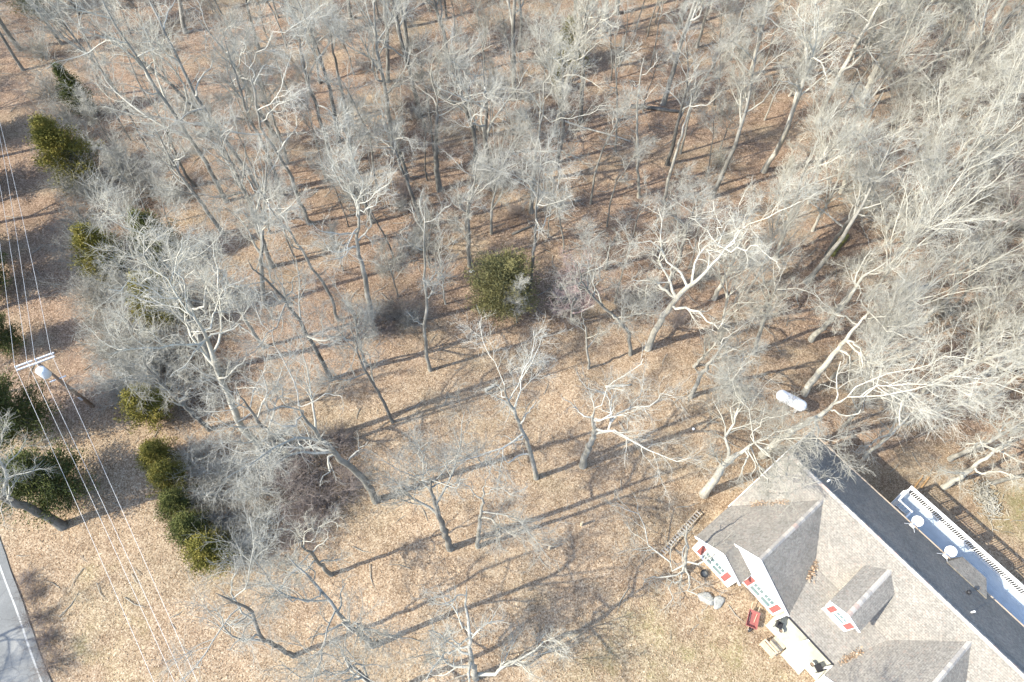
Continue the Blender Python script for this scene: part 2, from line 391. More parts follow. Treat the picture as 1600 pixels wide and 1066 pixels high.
def sprout(rng, par, n, tlo, thi, ratio, fall, ang, K, wander, up, rk, rtip, rmax=9, lmin=.15, rl=.03):
    P, R, L = par; N, KP, _ = P.shape
    cnt = np.maximum(1, np.round(n*(.6+.8*rng.random(N))*np.clip(L/np.median(L), .5, 1.6))).astype(int)
    idx = np.repeat(np.arange(N), cnt); m = len(idx)
    first = np.repeat(np.cumsum(cnt)-cnt, cnt); k = np.arange(m)-first
    t = tlo+(thi-tlo)*(k+rng.random(m))/np.repeat(cnt, cnt)
    f = t*(KP-1); i0 = np.minimum(f.astype(int), KP-2); w = (f-i0)[:, None]
    A = P[idx, i0]; B = P[idx, i0+1]; base = A*(1-w)+B*w
    tan = B-A; tan /= np.linalg.norm(tan, axis=1, keepdims=True)+1e-9
    rp = R[idx, i0]*(1-w[:, 0])+R[idx, i0+1]*w[:, 0]
    v = rng.normal(size=(m, 3)); v -= (v*tan).sum(1, keepdims=True)*tan; v /= np.linalg.norm(v, axis=1, keepdims=True)+1e-9
    a = np.radians(rng.uniform(ang[0], ang[1], m))[:, None]
    d = np.cos(a)*tan+np.sin(a)*v; d[:, 2] += up*1.5; d /= np.linalg.norm(d, axis=1, keepdims=True)
    Lc = np.maximum(lmin, L[idx]*ratio*(1-fall*t)*rng.uniform(.65, 1.3, m))
    Q = np.empty((m, K, 3)); Q[:, 0] = base; p = base.copy()
    for j in range(1, K):
        d = d+rng.normal(size=(m, 3))*wander; d[:, 2] += up; d /= np.linalg.norm(d, axis=1, keepdims=True)
        p = p+d*(Lc/(K-1))[:, None]; Q[:, j] = p
    r0 = np.minimum(np.minimum(rp*rk, rmax), Lc*rl+.003); s = np.linspace(0, 1, K)[None, :]
    Rr = np.maximum(r0[:, None]*(1-s)+np.minimum(rtip, r0)[:, None]*s if hasattr(rtip, '__len__') else r0[:, None]*(1-s)+rtip*s, .003)
    return Q, Rr, Lc
def trunk_radius(K, r0, L, top=.3):
    s = np.linspace(0, 1, K); return r0*((1-s**1.6)*(1-top)+top)*(1+.4*np.exp(-s*L/.4))
def grow_crown(rng, trunk, limbs, st):
    """trunk: (1,K,3) set; limbs: extra given limb set or None"""
    sets = []
    if st['n1'] > 0:
        sets.append(sprout(rng, trunk, st['n1'], st['lo'], .99, st['l1'], st.get('fall1', .45), st['a1'], 9, st['w'], st['up'], .62, .018))
    if limbs is not None: sets.append(limbs)
    L1 = tuple(np.concatenate([s[i] for s in sets]) for i in range(3))
    L2 = sprout(rng, L1, st['n2'], .18, 1, st.get('l2', .46), .35, st.get('a2', (28, 62)), 6, st['w']*1.15, st['up']*.8, .62, .008, rl=.022)
    L3 = sprout(rng, L2, st['n3'], .15, 1, .50, .3, (25, 60), 4, st['w']*1.2, st['up']*.6, .7, .0055, rl=.014)
    L4 = sprout(rng, L3, st['n4'], .12, 1, .60, .25, (22, 58), 2, st['w']*1.25, st['up']*.4, .85, .0048, lmin=.3, rl=.0075)
    return merge([tubes(L1[0], L1[1], 6), tubes(L2[0], L2[1], 4), tubes(L3[0], L3[1], 3), tubes(L4[0], L4[1], 3)])
STY = {
 'tall':  dict(n1=13, lo=.42, l1=.36, a1=(30, 62), w=.17, up=.07, n2=8, n3=6, n4=6),
 'oak':   dict(n1=11, lo=.34, l1=.46, a1=(40, 72), w=.24, up=.05, n2=8, n3=6, n4=6),
 'fan':   dict(n1=14, lo=.22, l1=.55, a1=(18, 42), w=.13, up=.05, n2=7, n3=6, n4=5, a2=(16, 42)),
 'pole':  dict(n1=11, lo=.5, l1=.24, a1=(35, 70), w=.16, up=.06, n2=7, n3=5, n4=4),
 'sap':   dict(n1=12, lo=.3, l1=.34, a1=(22, 55), w=.14, up=.07, n2=6, n3=5, n4=4),
}
def proto_tree(seed, H, r0, style, lean=.05):
    rng = np.random.default_rng(seed); st = dict(STY[style]); K = 14
    p = np.zeros(3); d = np.array([rng.normal()*lean, rng.normal()*lean, 1.0]); P = [p.copy()]
    for i in range(K-1):
        d = d+rng.normal(size=3)*np.array([.07, .07, 0]); d[2] = max(d[2], .9); d /= np.linalg.norm(d)
        p = p+d*H*.93/(K-1); P.append(p.copy())
    P = np.array(P)[None]; R = trunk_radius(K, r0, H, .12)[None]
    tr = (P, R, np.array([H]))
    V, F = tubes(P-np.array([0, 0, .0]), R, 9)
    V[:9, 2] -= .5
    cV, cF = grow_crown(rng, tr, None, st)
    return new_mesh('trunk', V, F, True), new_mesh('crown', cV, cF, True)

# ---------------------------------------------------------------- trees one can tell apart, traced from base to crown
def trace_trunk(pts, ext, hmax=21):
    b = ground(*pts[0]); out = [b.copy()]; hmin = b[2]
    for px, py in pts[1:]:
        d = ray(px, py); hd2 = d[0]**2+d[1]**2
        k = (b[0]*d[0]+b[1]*d[1])/hd2
        h = CAM_H+k*d[2]; h = min(max(h, hmin+.5), hmin+7.0, max(hmax, hmin+.35)); hmin = h
        out.append(at_height(px, py, h))
    out = np.array(out)
    if ext > 0:
        d = out[-1]-out[-2]; d /= np.linalg.norm(d); d = d*.5+np.array([0, 0, .6]); d /= np.linalg.norm(d)
        out = np.vstack([out, out[-1]+d*ext*.5, out[-1]+d*ext+np.array([.15, .1, 0])*ext*.3])
    return out
def trace_limb(pts, trunkP, rng, rise):
    tp = np.array([to_px(q) for q in trunkP]); d2 = ((tp-np.array(pts[0]))**2).sum(1)
    i = int(d2[2:].argmin())+2; prev = trunkP[i]; out = [prev]
    for px, py in pts:
        d = ray(px, py); d = d/np.linalg.norm(d)
        dep = np.linalg.norm(prev-EYE); q = EYE+d*dep
        q = EYE+d*(dep-rise*np.linalg.norm(q-prev)); out.append(q); prev = q
    return np.array(out), i
def hero(label, pts, limbs=(), r0=.24, style='oak', bk='bark', tw='twig', ext=2.5, seed=0, rise=.45, name='bare_tree', group=None, hmax=21, **over):
    rng = np.random.default_rng(1000+seed+int(pts[0][0]*7+pts[0][1]*13))
    st = dict(STY[style]); st.update(over)
    raw = trace_trunk(pts, ext, hmax)
    K = 18; P, L = resample(raw, K)
    P[1:-1] += rng.normal(size=(K-2, 3))*.05
    r0 *= .81
    R = trunk_radius(K, r0, L, .10 if not limbs else .2)
    base = P[0].copy(); Pl = P-base
    V, F = tubes(Pl[None], R[None], 10); V[:10, 2] -= .6
    V[-10:] = V[-10:].mean(0)*.75+V[-10:]*.25
    o = thing(name, label, 'tree', tuple(base), 0, group)
    link('trunk', new_mesh('trunk', V, F, True), M[bk], o)
    lset = None
    if limbs:
        LP = []; LR = []; LL = []
        for lp in limbs:
            q, i = trace_limb(lp, P, rng, rise)
            q, ln = resample(q, 9); bw = np.vstack([np.zeros(3), np.cumsum(rng.normal(size=(8, 3)), axis=0)]); bw -= np.linspace(0, 1, 9)[:, None]*bw[-1]; q += bw*min(.28, .055*ln)
            r = min(R[i]*.66, ln*.026+.02); s = np.linspace(0, 1, 9)
            LP.append(q-base); LR.append(r*(1-s)+.02*s); LL.append(ln)
        lset = (np.array(LP), np.array(LR), np.array(LL))
    cV, cF = grow_crown(rng, (Pl[None], R[None], np.array([L])), lset, st)
    link('crown', new_mesh('crown', cV, cF, True), M[tw], o)
    HERO_BASES.append(base[:2]); return o
HERO_BASES = []
few = dict(n1=6, lo=.5)
hero('thick dark trunk rising beside the road and overhead wires', [(97,823),(70,806),(30,788),(-10,772),(-60,752)], r0=.42, bk='bark_dark', ext=3, lo=.45)
hero('slim dark leaning tree alone in open leaf litter above the thicket', [(613.7,659),(594,617),(579,593),(566,572),(561,556),(556,530)], r0=.17, bk='bark_dark', style='tall', ext=2.5, n1=9, lo=.42)
hero('grey slim tree just behind the dark leaning one in the clearing', [(573,572),(564,545),(558,520),(553,495)], r0=.15, style='sap', ext=2)
hero('straight slender tree at clearing edge with short broken side branches', [(671.7,579),(665.7,552),(662.7,516),(667,480),(664,435),(663.6,390),(663,342)], [[(676,470),(690,440),(694,415)],[(668,345),(690,330),(706,318)],[(655,500),(640,490),(632,488)]], r0=.19, style='pole', ext=1.5, n1=6, l1=.16)
hero('small bleached bare tree with a few horizontal twigs at clearing edge', [(695.7,475.6),(690,432),(687,402),(690,385)], r0=.09, style='sap', bk='bark_pale', tw='twig_pale', ext=.8, n2=4, n3=4, n4=3)
hero('dark straight leaning trunk with a knobbly top at clearing edge', [(517,592.7),(499,558),(481,525),(460,492),(445,468),(427,447),(406,432)], [[(440,470),(425,455),(405,452),(385,455)],[(450,465),(458,440),(462,410)],[(425,445),(415,415),(400,390)]], r0=.24, bk='bark_dark', n1=5, ext=2)
hero('tall grey oak forking high at the wood edge, flared base', [(587.6,520.6),(580,495),(572.6,444),(563.6,408),(557.6,378),(562,348)], [[(550,335),(532,306),(520,270),(512,240)],[(568,330),(571,306),(564,280),(550,250),(538,222),(526,195)],[(572,330),(590,318),(605,300),(612,280)],[(548,385),(530,392),(510,380),(490,372)]], r0=.31, n1=4, lo=.7)
hero('long thin tree trunk leaning across the wood edge', [(529,501),(511,453),(493,426),(472,393),(451,363),(430,336),(412,309)], [[(440,350),(420,345),(400,330)],[(412,309),(395,285),(385,255)]], r0=.17, style='tall', ext=3, n1=7)
hero('forked dark tree with crooked left limb deep in the wood', [(660.6,357),(648,318),(634,276),(619,243)], [[(598,222),(568,204),(553,195),(540,180)],[(607,207),(600,189),(592,171),(588,145)],[(618,225),(622,195),(628,170)]], r0=.26, bk='bark_dark', n1=3, lo=.7)
hero('large wide-crowned oak with bleached spreading limbs deep in the wood', [(686.7,297),(682,264),(681,235),(682,210),(683.7,186)], [[(700,159),(715,135),(724,111),(751,87),(770,70)],[(718,153),(736,141),(766,147),(814,159)],[(679,156),(678,120),(684,84),(706,60),(724,51)],[(672,100),(667,80),(645,78),(628,80)],[(684,150),(690,110),(700,80)]], r0=.36, n1=3, lo=.8, tw='twig_pale', rise=.55)
hero('thin grey tree standing right behind the wide-crowned oak', [(678,238),(667,150),(660,120),(657,90)], r0=.15, bk='bark_dark', style='pole', ext=3)
hero('tall dark tree with ragged bark deep in the wood', [(520,261),(512.6,228),(500.6,192),(493,162),(484,138),(476.6,111),(472,87)], [[(461,63),(449,33),(440,10)],[(476,75),(485,50),(490,25)]], r0=.26, bk='bark_dark', n1=6, lo=.5)
hero('pale smooth tree with a crooked fork deep in the wood', [(541,186),(535,147),(527.6,111),(520,78),(515.6,51)], [[(504,30),(495,5)],[(523,30),(541,19.5),(557,22)],[(524,28),(520,0)]], r0=.22, bk='bark', tw='twig_pale', n1=4, lo=.6)
hero('slanting tree with a long pale arching limb in the wood', [(483,350),(464,303),(454,273),(433,237),(409,207),(399,150)], [[(396,99),(412,70),(427,51),(445,36),(469,24),(499,12)],[(392,120),(380,90),(372,60)],[(440,230),(455,205),(462,180)]], r0=.24, n1=5, lo=.6)
hero('grey leaning trunk beside the slanting tree with arching limb', [(449.5,255),(439,219),(424,177),(412,147),(400,120)], r0=.19, style='tall', ext=3.5)
hero('slender leaning tree above the brushy thicket in the wood', [(303,291),(287,267),(270,231),(254,192)], [[(254,190),(262,160),(266,130)],[(250,200),(235,198),(222,196)]], r0=.19, n1=6, tw='twig', ext=2)
hero('very long leaning oak reaching toward the evergreen row', [(354,315),(330,270),(312,240),(276,186),(249,147),(225,105),(195,63),(177,33)], [[(245,150),(215,142),(195,130)],[(200,66),(170,60),(148,48)],[(235,120),(238,90),(232,60)]], r0=.27, n1=7, tw='twig_pale')
hero('long dark leaning tree with forked lower stem in the wood', [(414,312),(390,270),(357,225),(321,177),(300,141),(279,90),(264,60),(243,21)], [[(340,200),(310,195),(285,192)],[(310,155),(325,120),(330,85)]], r0=.27, bk='bark_dark', n1=7)
hero('tall tree with short dead side stubs in the wood', [(440,300),(420,249),(402,207),(387,180),(375,144),(366,110)], r0=.22, ext=4, style='tall')
hero('large pale tree with writhing white limbs over the left thicket', [(418,714),(404,695),(390,680),(372,662),(366,638),(351,604),(334,563),(324,533),(316,516)], [[(334,526),(358,519),(378,516),(395,525)],[(331,516),(341,489),(354,469),(361,449),(381,438)],[(307,503),(297,476),(270,445),(243,405),(229,378),(202,357),(169,341)],[(275,452),(250,438),(209,428),(169,452)],[(300,490),(294,435),(290,401),(285,370)],[(312,530),(305,550),(290,565),(265,590)],[(345,590),(370,570),(385,545)]], r0=.36, bk='bark_pale', tw='twig_pale', n1=4, lo=.6)
hero('smooth grey trunk right of the writhing pale tree', [(412,543),(388,509),(371,479),(361,462),(350,435)], r0=.21, ext=3, style='tall')
hero('dark twisted tree rooted in the thicket beside the pale tree', [(447,723.6),(429,695),(418.5,674),(402,659),(385,632)], r0=.24, bk='bark_dark', ext=3, n1=9)
hero('dark leaning trunk rising from the evergreen row', [(327,671),(312,656),(300,644),(275,620),(245,590)], r0=.25, bk='bark_dark', ext=3)
hero('stout lichen-grey leaning tree with angular limbs in the clearing', [(586.7,782),(579,761),(555,737),(531,716),(514.6,698),(495,678.6),(481.6,662)], [[(480,641),(465,629),(444,626),(426,602),(408,578)],[(462,662),(441,665),(422,656)],[(480,635),(507,621),(534,620)],[(515,715),(520,740),(500,760)],[(540,715),(560,700),(575,690)]], r0=.34, n1=4, lo=.5)
hero('dark-barked forking tree beside a smaller one in the open clearing', [(703.8,857),(693,827),(682.8,794),(675,767)], [[(660,753.6),(639,740),(612,728),(595,718)],[(677,752),(690,731),(704,723.6),(725,712)],[(645,770),(624,767),(605,765)],[(666,734),(651,710),(640,690)],[(688,760),(705,750),(730,748)]], r0=.30, bk='bark_dark', n1=5, lo=.5)
hero('short pale-stemmed tree paired with the dark forking one', [(746.5,855),(748,825),(751,795),(755.5,777)], [[(745,771),(733,762),(715,755)],[(769,770),(796,765),(825,760)],[(758,760),(764,738),(775,720)]], r0=.20, n1=5)
hero('crooked lichen-covered tree left of the widest tree in the clearing', [(838,747),(833.6,726),(829,705),(823,687),(815.6,675),(808,660),(803.6,645),(793,627)], [[(814,687),(799,687),(788,680)],[(820,711),(799,720),(778,719)],[(820,660),(826,642),(838,625)],[(793,627),(780,615),(768,600)]], r0=.24, n1=5, lo=.5)
hero('widest tree in the clearing, stout trunk and level spreading limbs', [(910,727.6),(914.6,711),(923.7,690),(929.7,675),(926.7,663)], [[(922,652.6),(907,642),(892,630),(880,621)],[(937,657),(949,648),(952,630),(947.7,618),(937,606),(922,597),(905,592)],[(950,625),(955,606),(976,597),(994,579),(1005,560)],[(931,679.6),(949,678),(961,666),(979,657),(1003,645),(1027,627),(1050,618)],[(945,676),(955,672),(979,681),(997,690),(1024,702),(1051,708),(1080,715)]], r0=.36, n1=2, lo=.75, rise=.4)
hero('slim upright tree beneath the reddish tree, thin pale fork', [(920,576),(917,540),(914,510),(909.6,492)], [[(896,474),(887,456),(875,440)],[(918.6,480),(929,438),(947,405),(953,384)]], r0=.13, style='sap', n1=4, ext=1, tw='twig_pale')
hero('crooked tree with bent trunk leaning toward the reddish tree', [(986,555),(981.6,516),(963.6,498),(941,480),(923,459),(908,438)], [[(930,462),(935,430),(940,400)]], r0=.2, n1=7)
hero('brilliant white-barked tree with long slanting trunk at clearing edge', [(1011.6,544.7),(1022,519),(1034,498),(1047.7,477),(1064,459),(1094,435),(1124,402)], [[(1043,450),(1040,420),(1038.7,387),(1025,357),(1028,324)],[(1151,372),(1175,345),(1199,333),(1220,327),(1250,315)],[(1118,378),(1103,369),(1088,357),(1075,340)],[(1125,385),(1112,345),(1115,315)],[(1154,396),(1190,403.6),(1215,410)],[(1052,481.6),(1070,489),(1088,498),(1112,507),(1130,502)],[(1035,440),(1005,430),(985,440)],[(1036,390),(1010,380),(990,385)],[(1140,380),(1145,350),(1140,320)]], r0=.36, bk='bark_pale', tw='twig_pale', n1=3, lo=.6, ext=1)
hero('pale bare trunk leaning behind the brilliant white tree', [(1115,468),(1127,444),(1142,417),(1151,393)], r0=.25, bk='bark_pale', tw='twig_pale', ext=4)
hero('short stub of a tree with thin twigs near clearing edge', [(947,421.6),(949,405),(951,390)], r0=.17, style='sap', ext=2, n1=5)
hero('dark double-stemmed trunk rising behind the round evergreen', [(828.5,452),(833,396),(837.5,360),(838,330),(840.5,300)], [[(845,357),(854,342),(858,325)]], r0=.2, bk='bark_dark', n1=7, lo=.6, ext=3)
hero('white-limbed oak with low drooping branches in the mid wood', [(830,332),(834.5,270),(837.5,228),(845,192)], [[(860,186),(884,189),(932,177),(955,165)],[(852,165),(857,150),(857,105),(845,70),(836,30)],[(845,237),(872,240),(890,249),(923,255)],[(840,190),(820,170),(805,140)],[(862,120),(880,95),(900,75)]], r0=.28, tw='twig_pale', n1=4, lo=.6)
hero('bleached dead snag with snapped upright prongs in the wood', [(998,309),(996.6,270),(996.6,240),(994.5,195),(995,165),(998,138),(1001,114),(1007,87)], [[(1008,118),(1016,105),(1026.6,82.6)],[(1010,156),(1020,142),(1028,132)],[(994,138),(988,125)]], r0=.19, bk='bark_pale', tw='bark_pale', n1=2, n2=1, n3=1, n4=1, l1=.06, ext=0, name='dead_tree')
hero('bleached leaning dead snag with one long side arm', [(1037,318),(1046,279),(1055,243),(1067,201),(1076,174),(1080.7,156),(1079,141)], [[(1083,168),(1094,160.6),(1112,157.6),(1124,147)],[(1083,135),(1085,117),(1092,100)]], r0=.21, bk='bark_pale', tw='bark_pale', n1=2, n2=2, n3=1, n4=1, l1=.06, ext=0, name='dead_tree')
hero('slim straight pale stem left of the dead snags', [(962,237),(963.6,195),(965,171),(963.6,129),(962,75)], r0=.14, style='pole', ext=3)
hero('medium lichen-green tree leaning toward the white tank', [(1080,621),(1087,600),(1099,579),(1114,561),(1130,540)], [[(1120,560),(1140,555),(1165,560)],[(1130,540),(1150,520),(1175,500)]], r0=.24, n1=7, ext=2)
hero('small leaning stem beside the lichen-green tree', [(1084,573),(1102,555),(1116,540)], r0=.16, ext=2.5, style='sap', bk='bark_pale')
hero('big white oak in front of the house spreading limbs over the roof', [(1101,772),(1108,759.5),(1118.5,745.5),(1129,730),(1139.5,717.5),(1153.5,709),(1164,703.5)], [[(1137,712),(1141,696),(1149.5,669),(1155.6,642),(1158,613),(1146,594),(1138.5,574)],[(1159,605),(1170,577),(1180,559.5)],[(1177.6,686),(1187,674),(1192,659.5),(1216.6,645),(1234,645)],[(1185,690),(1204,684),(1216.6,674),(1246,672),(1282,672)],[(1185,692),(1226,686),(1263,686),(1290,696),(1314,716)],[(1170,712),(1165,720.5),(1153,735),(1152,755)],[(1180,711),(1185,730),(1177.6,750),(1165,770)],[(1185,711),(1197,733),(1212,755),(1202,772)],[(1190,708),(1216.6,728),(1234,742.5),(1246,755),(1243,774)],[(1200,712),(1235,735),(1258,752),(1280,752)]], r0=.42, bk='bark_pale', tw='twig_pale', n1=3, lo=.75, ext=1.5, rise=.32, n2=11, n3=7, n4=7)
hero('spreading white tree behind the tank with star-like pale limbs', [(1256.5,615),(1273,591),(1297,561),(1315,537),(1333,516)], [[(1330,501),(1309,489),(1285,468),(1273,444)],[(1339,468),(1342,450),(1336,426)],[(1354,495),(1372,468),(1390,445)],[(1360,511.6),(1387,508.6),(1414,489),(1438,477)],[(1375,512),(1414,522),(1444,531)],[(1342,537),(1372,552),(1396,561),(1426,552)],[(1345,555),(1348,582),(1357,603)],[(1324,555),(1324,588),(1322,610)]], r0=.36, bk='bark_pale', tw='twig_pale', n1=2, lo=.7, rise=.35)
hero('leaning tree behind the roof with a long horizontal white limb', [(1190,712),(1212,692),(1248,667),(1275,650),(1299.5,635),(1324,620.5)], [[(1353,611),(1373,606),(1400,602),(1435,597),(1480,600),(1510,606),(1555,612),(1600,615)],[(1435,592),(1456,579),(1480,567),(1525,564)],[(1480,598),(1495,585),(1525,591),(1560,590)],[(1370,612),(1400,640),(1405,665)],[(1300,640),(1325,650),(1345,640)]], r0=.38, bk='bark_pale', tw='twig_pale', n1=3, lo=.6, rise=.35, ext=0)
hero('broken pale trunk slanting behind the star-limbed tree', [(1267,531),(1300,498),(1327,468),(1351,429),(1378,414)], r0=.3, bk='bark_pale', tw='twig_pale', ext=1, n1=5)
hero('dark trunk standing over a mossy log in the right wood', [(1291,399),(1309,369),(1327,342),(1345,310)], r0=.24, bk='bark_dark', ext=4)
hero('pale upright trunk left of the mossy log', [(1213,405),(1225,366),(1237,330),(1244.5,300)], r0=.22, bk='bark_pale', tw='twig_pale', ext=5, style='fan')
hero('slender pale trunk above the mossy log', [(1270,361.5),(1285,330),(1300,303),(1312,275)], r0=.17, bk='bark_pale', tw='twig_pale', ext=4, style='fan')
hero('tree with forked white antler-like top in the right wood', [(1440,505),(1450,492),(1480,468),(1495,447),(1503,428)], [[(1510,420),(1519,405),(1537,390),(1550,380)],[(1507,414),(1504,390),(1492,372),(1490,350)],[(1530,425),(1560,430),(1590,432)]], r0=.27, bk='bark_pale', tw='twig_pale', n1=4, lo=.6)
hero('short grey trunk just behind the roof corner', [(1351,714),(1368,698.5),(1392,679),(1420,650)], r0=.2, ext=3, bk='bark_pale')
hero('pale leaning tree beside the deck stairs', [(1474,761),(1496,749),(1518,732),(1535,719.5),(1552,707)], [[(1525,738),(1559,736.6),(1595,745)],[(1552,707),(1575,690),(1600,680)]], r0=.26, bk='bark_pale', tw='twig_pale', n1=5, rise=.3)
hero('leaning trunk uphill of the pale tree by the deck', [(1484,718),(1511,705),(1545,690),(1580,670)], r0=.24, bk='bark', tw='twig_pale', ext=3)
hero('short tree with pale twisted top below the evergreen row', [(518,898),(502,884),(489,868),(478.5,858)], [[(484,839),(490,825),(510,821),(528,824)],[(494,855),(505,842),(507,825)],[(468,842),(455,830),(440,825)]], r0=.2, n1=4, tw='twig_pale')
hero('lichen-grey leaning tree with a long shadow in the lower clearing', [(582,1008.7),(567.7,994),(544,981),(536,963),(518,944),(507,926),(489,910),(470.6,892)], [[(531,949.6),(533.6,931),(537,905)],[(502,928.6),(462.7,934),(425,928)],[(540,975),(510,985),(480,1000)],[(489,910),(480,890),(472,870)]], r0=.25, n1=5, hmax=13, ext=1.5)
hero('twisted dark tree with fine grey twigs near the wires', [(458,1026),(431,1010),(407.6,995.5),(398,973),(397,957.5),(381,947),(350,935)], [[(395,960),(375,965),(350,975)],[(405,990),(380,1000),(355,1015)]], r0=.2, bk='bark_dark', n1=7, ext=1.5)
hero('spreading dark-limbed tree at the bottom of the clearing', [(602,1086),(578,1065),(554.6,1044)], [[(533.6,1046.7),(489,1046.7),(439,1037.5)],[(531,1036),(510,1020),(481,1010),(450,1005)],[(552,1031),(545,1015),(530,1000)],[(560,1060),(530,1075),(500,1090)]], r0=.27, bk='bark_dark', n1=5, hmax=9, ext=2)
hero('tree with upright grey stem and bright white limbs on the lawn edge', [(744,1059),(736,1029.6),(733.5,995),(731,954.5)], [[(711,981),(704,952),(690,930)],[(754,1048),(778,1035),(813,1024),(834,1013.5),(869,1003)],[(720,1022),(690,1045),(667,1065)],[(735,990),(760,975),(775,955)],[(715,1010),(690,1000),(668,985)]], r0=.26, bk='bark', tw='twig_pale', n1=4, rise=.3, hmax=10, ext=2, l1=.36)
hero('lichen-grey tree beside the ladder at the house corner', [(1068,893),(1070,875),(1073,860.5),(1072,828)], [[(1045,888),(1030,860.5),(1011,844),(998,820),(990,796),(963,785)],[(1080,905),(1086.5,922),(1100,930),(1118,938)],[(1055,892),(1027,901),(1005,915)],[(1085,885),(1105,872),(1125,850),(1140,845)],[(1060,905),(1050,930),(1040,950)]], r0=.17, n1=2, rise=.25, n2=6, n3=5, n4=4, ext=1.2, l1=.25)

# ---------------------------------------------------------------- the wood: individual trees grown from prototypes
PROTO = {}
def proto(kind, seeds, Hs, r0, style):
    PROTO[kind] = [proto_tree(s, h, r0*h/16, style) for s, h in zip(seeds, Hs)]
proto('tall', (11, 12, 13, 14, 15), (17, 18.5, 16, 19, 17.5), .20, 'tall')
proto('oak', (21, 22, 23, 24), (15, 16.5, 14, 16), .25, 'oak')
proto('fan', (31, 32, 33, 34, 35), (13, 14.5, 11.5, 15, 13), .15, 'fan')
proto('pole', (51, 52, 53), (13, 15, 11.5), .10, 'pole')
proto('sap', (41, 42, 43), (8.5, 7, 9.5), .13, 'sap')
def place_copy(kind, k, p, rz, sc, bk, tw, name, label, cat, group):
    tm, cm = PROTO[kind][k]
    o = thing(name, label, cat, p, rz, group); o.scale = (sc, sc, sc)
    for nm, me, mt in (('trunk', tm, bk), ('crown', cm, tw)):
        c = bpy.data.objects.new(nm, me); C.objects.link(c); c.parent = o
        if len(me.materials) == 0: me.materials.append(M[mt])
        c.material_slots[0].link = 'OBJECT'; c.material_slots[0].material = M[mt]
    return o
rng = np.random.default_rng(77)
MARKS = [(n_, ground(*q_)[:2]) for n_, q_ in [('the large wide-crowned oak', (687,297)), ('the bleached dead snags', (1015,312)), ('the mossy logs', (1308,388)), ('the white tank', (1232,630)), ('the olive-gold cedar', (135,285)), ('the writhing pale tree', (418,714)), ('the yellow-green evergreen', (886,108)), ('the antler-topped tree', (1440,505)), ('the brilliant white-barked tree', (1012,545)), ('the forked dark tree', (660,357)), ('the arching-limbed tree', (483,350)), ('the round evergreen', (788,494)), ('the deck stairs', (1440,760)), ('the pinkish tree', (1515,385)), ('the utility pole', (145,635)), ('the crooked-fork pale tree', (541,186)), ('the bronze-tinged cedar', (195,440)), ('the broken pale trunk', (1267,531))]]
SHORT = {'tall': 'tall', 'oak': 'broad crooked', 'fan': 'fan-topped', 'sap': 'thin young'}
placed = [np.array(b) for b in HERO_BASES]
def free(p, d): return all((p[0]-q[0])**2+(p[1]-q[1])**2 > d*d for q in placed)
n_fill = 0
rtw = np.random.default_rng(5)
def corridor_x(py): return float(np.interp(py, [-100, 0, 150, 300, 430, 560, 640, 700], [20, 40, 85, 110, 125, 165, 190, 235]))
def covers_corridor(x, y, z, h):
    if to_px((x, y, z))[0] < 0: return False
    for t_ in (.6, .95):
        qx, qy = to_px((x, y, z+h*t_))
        if qx-22 < corridor_x(qy) and qx > -60 and qy > -60: return True
    return False
PH_ = {'tall': 17.6, 'oak': 15.4, 'fan': 13.4, 'sap': 8.3, 'pole': 13.2}
LAB = {('tall', 0): ('tall grey bare tree standing among the crowded leafless wood', 'tall bare trees in the wood'),
       ('oak', 0): ('broad grey bare oak with crooked limbs in the crowded wood', 'broad bare oaks in the wood'),
       ('fan', 0): ('grey bare tree with fan of upright twigs in the wood', 'fan shaped bare trees in the wood'),
       ('sap', 0): ('thin bare sapling growing under the taller grey trees', 'bare saplings in the wood'),
       ('tall', 1): ('tall whitish bare tree standing in the bright dense wood behind the house', 'tall whitish trees behind the house'),
       ('oak', 1): ('broad whitish bare oak in the bright dense wood behind the house', 'broad whitish oaks behind the house'),
       ('fan', 1): ('whitish bare tree with brushy fan of upright twigs behind the house', 'whitish fan shaped trees behind the house'),
       ('sap', 1): ('thin whitish sapling in the bright dense wood behind the house', 'whitish saplings behind the house')}
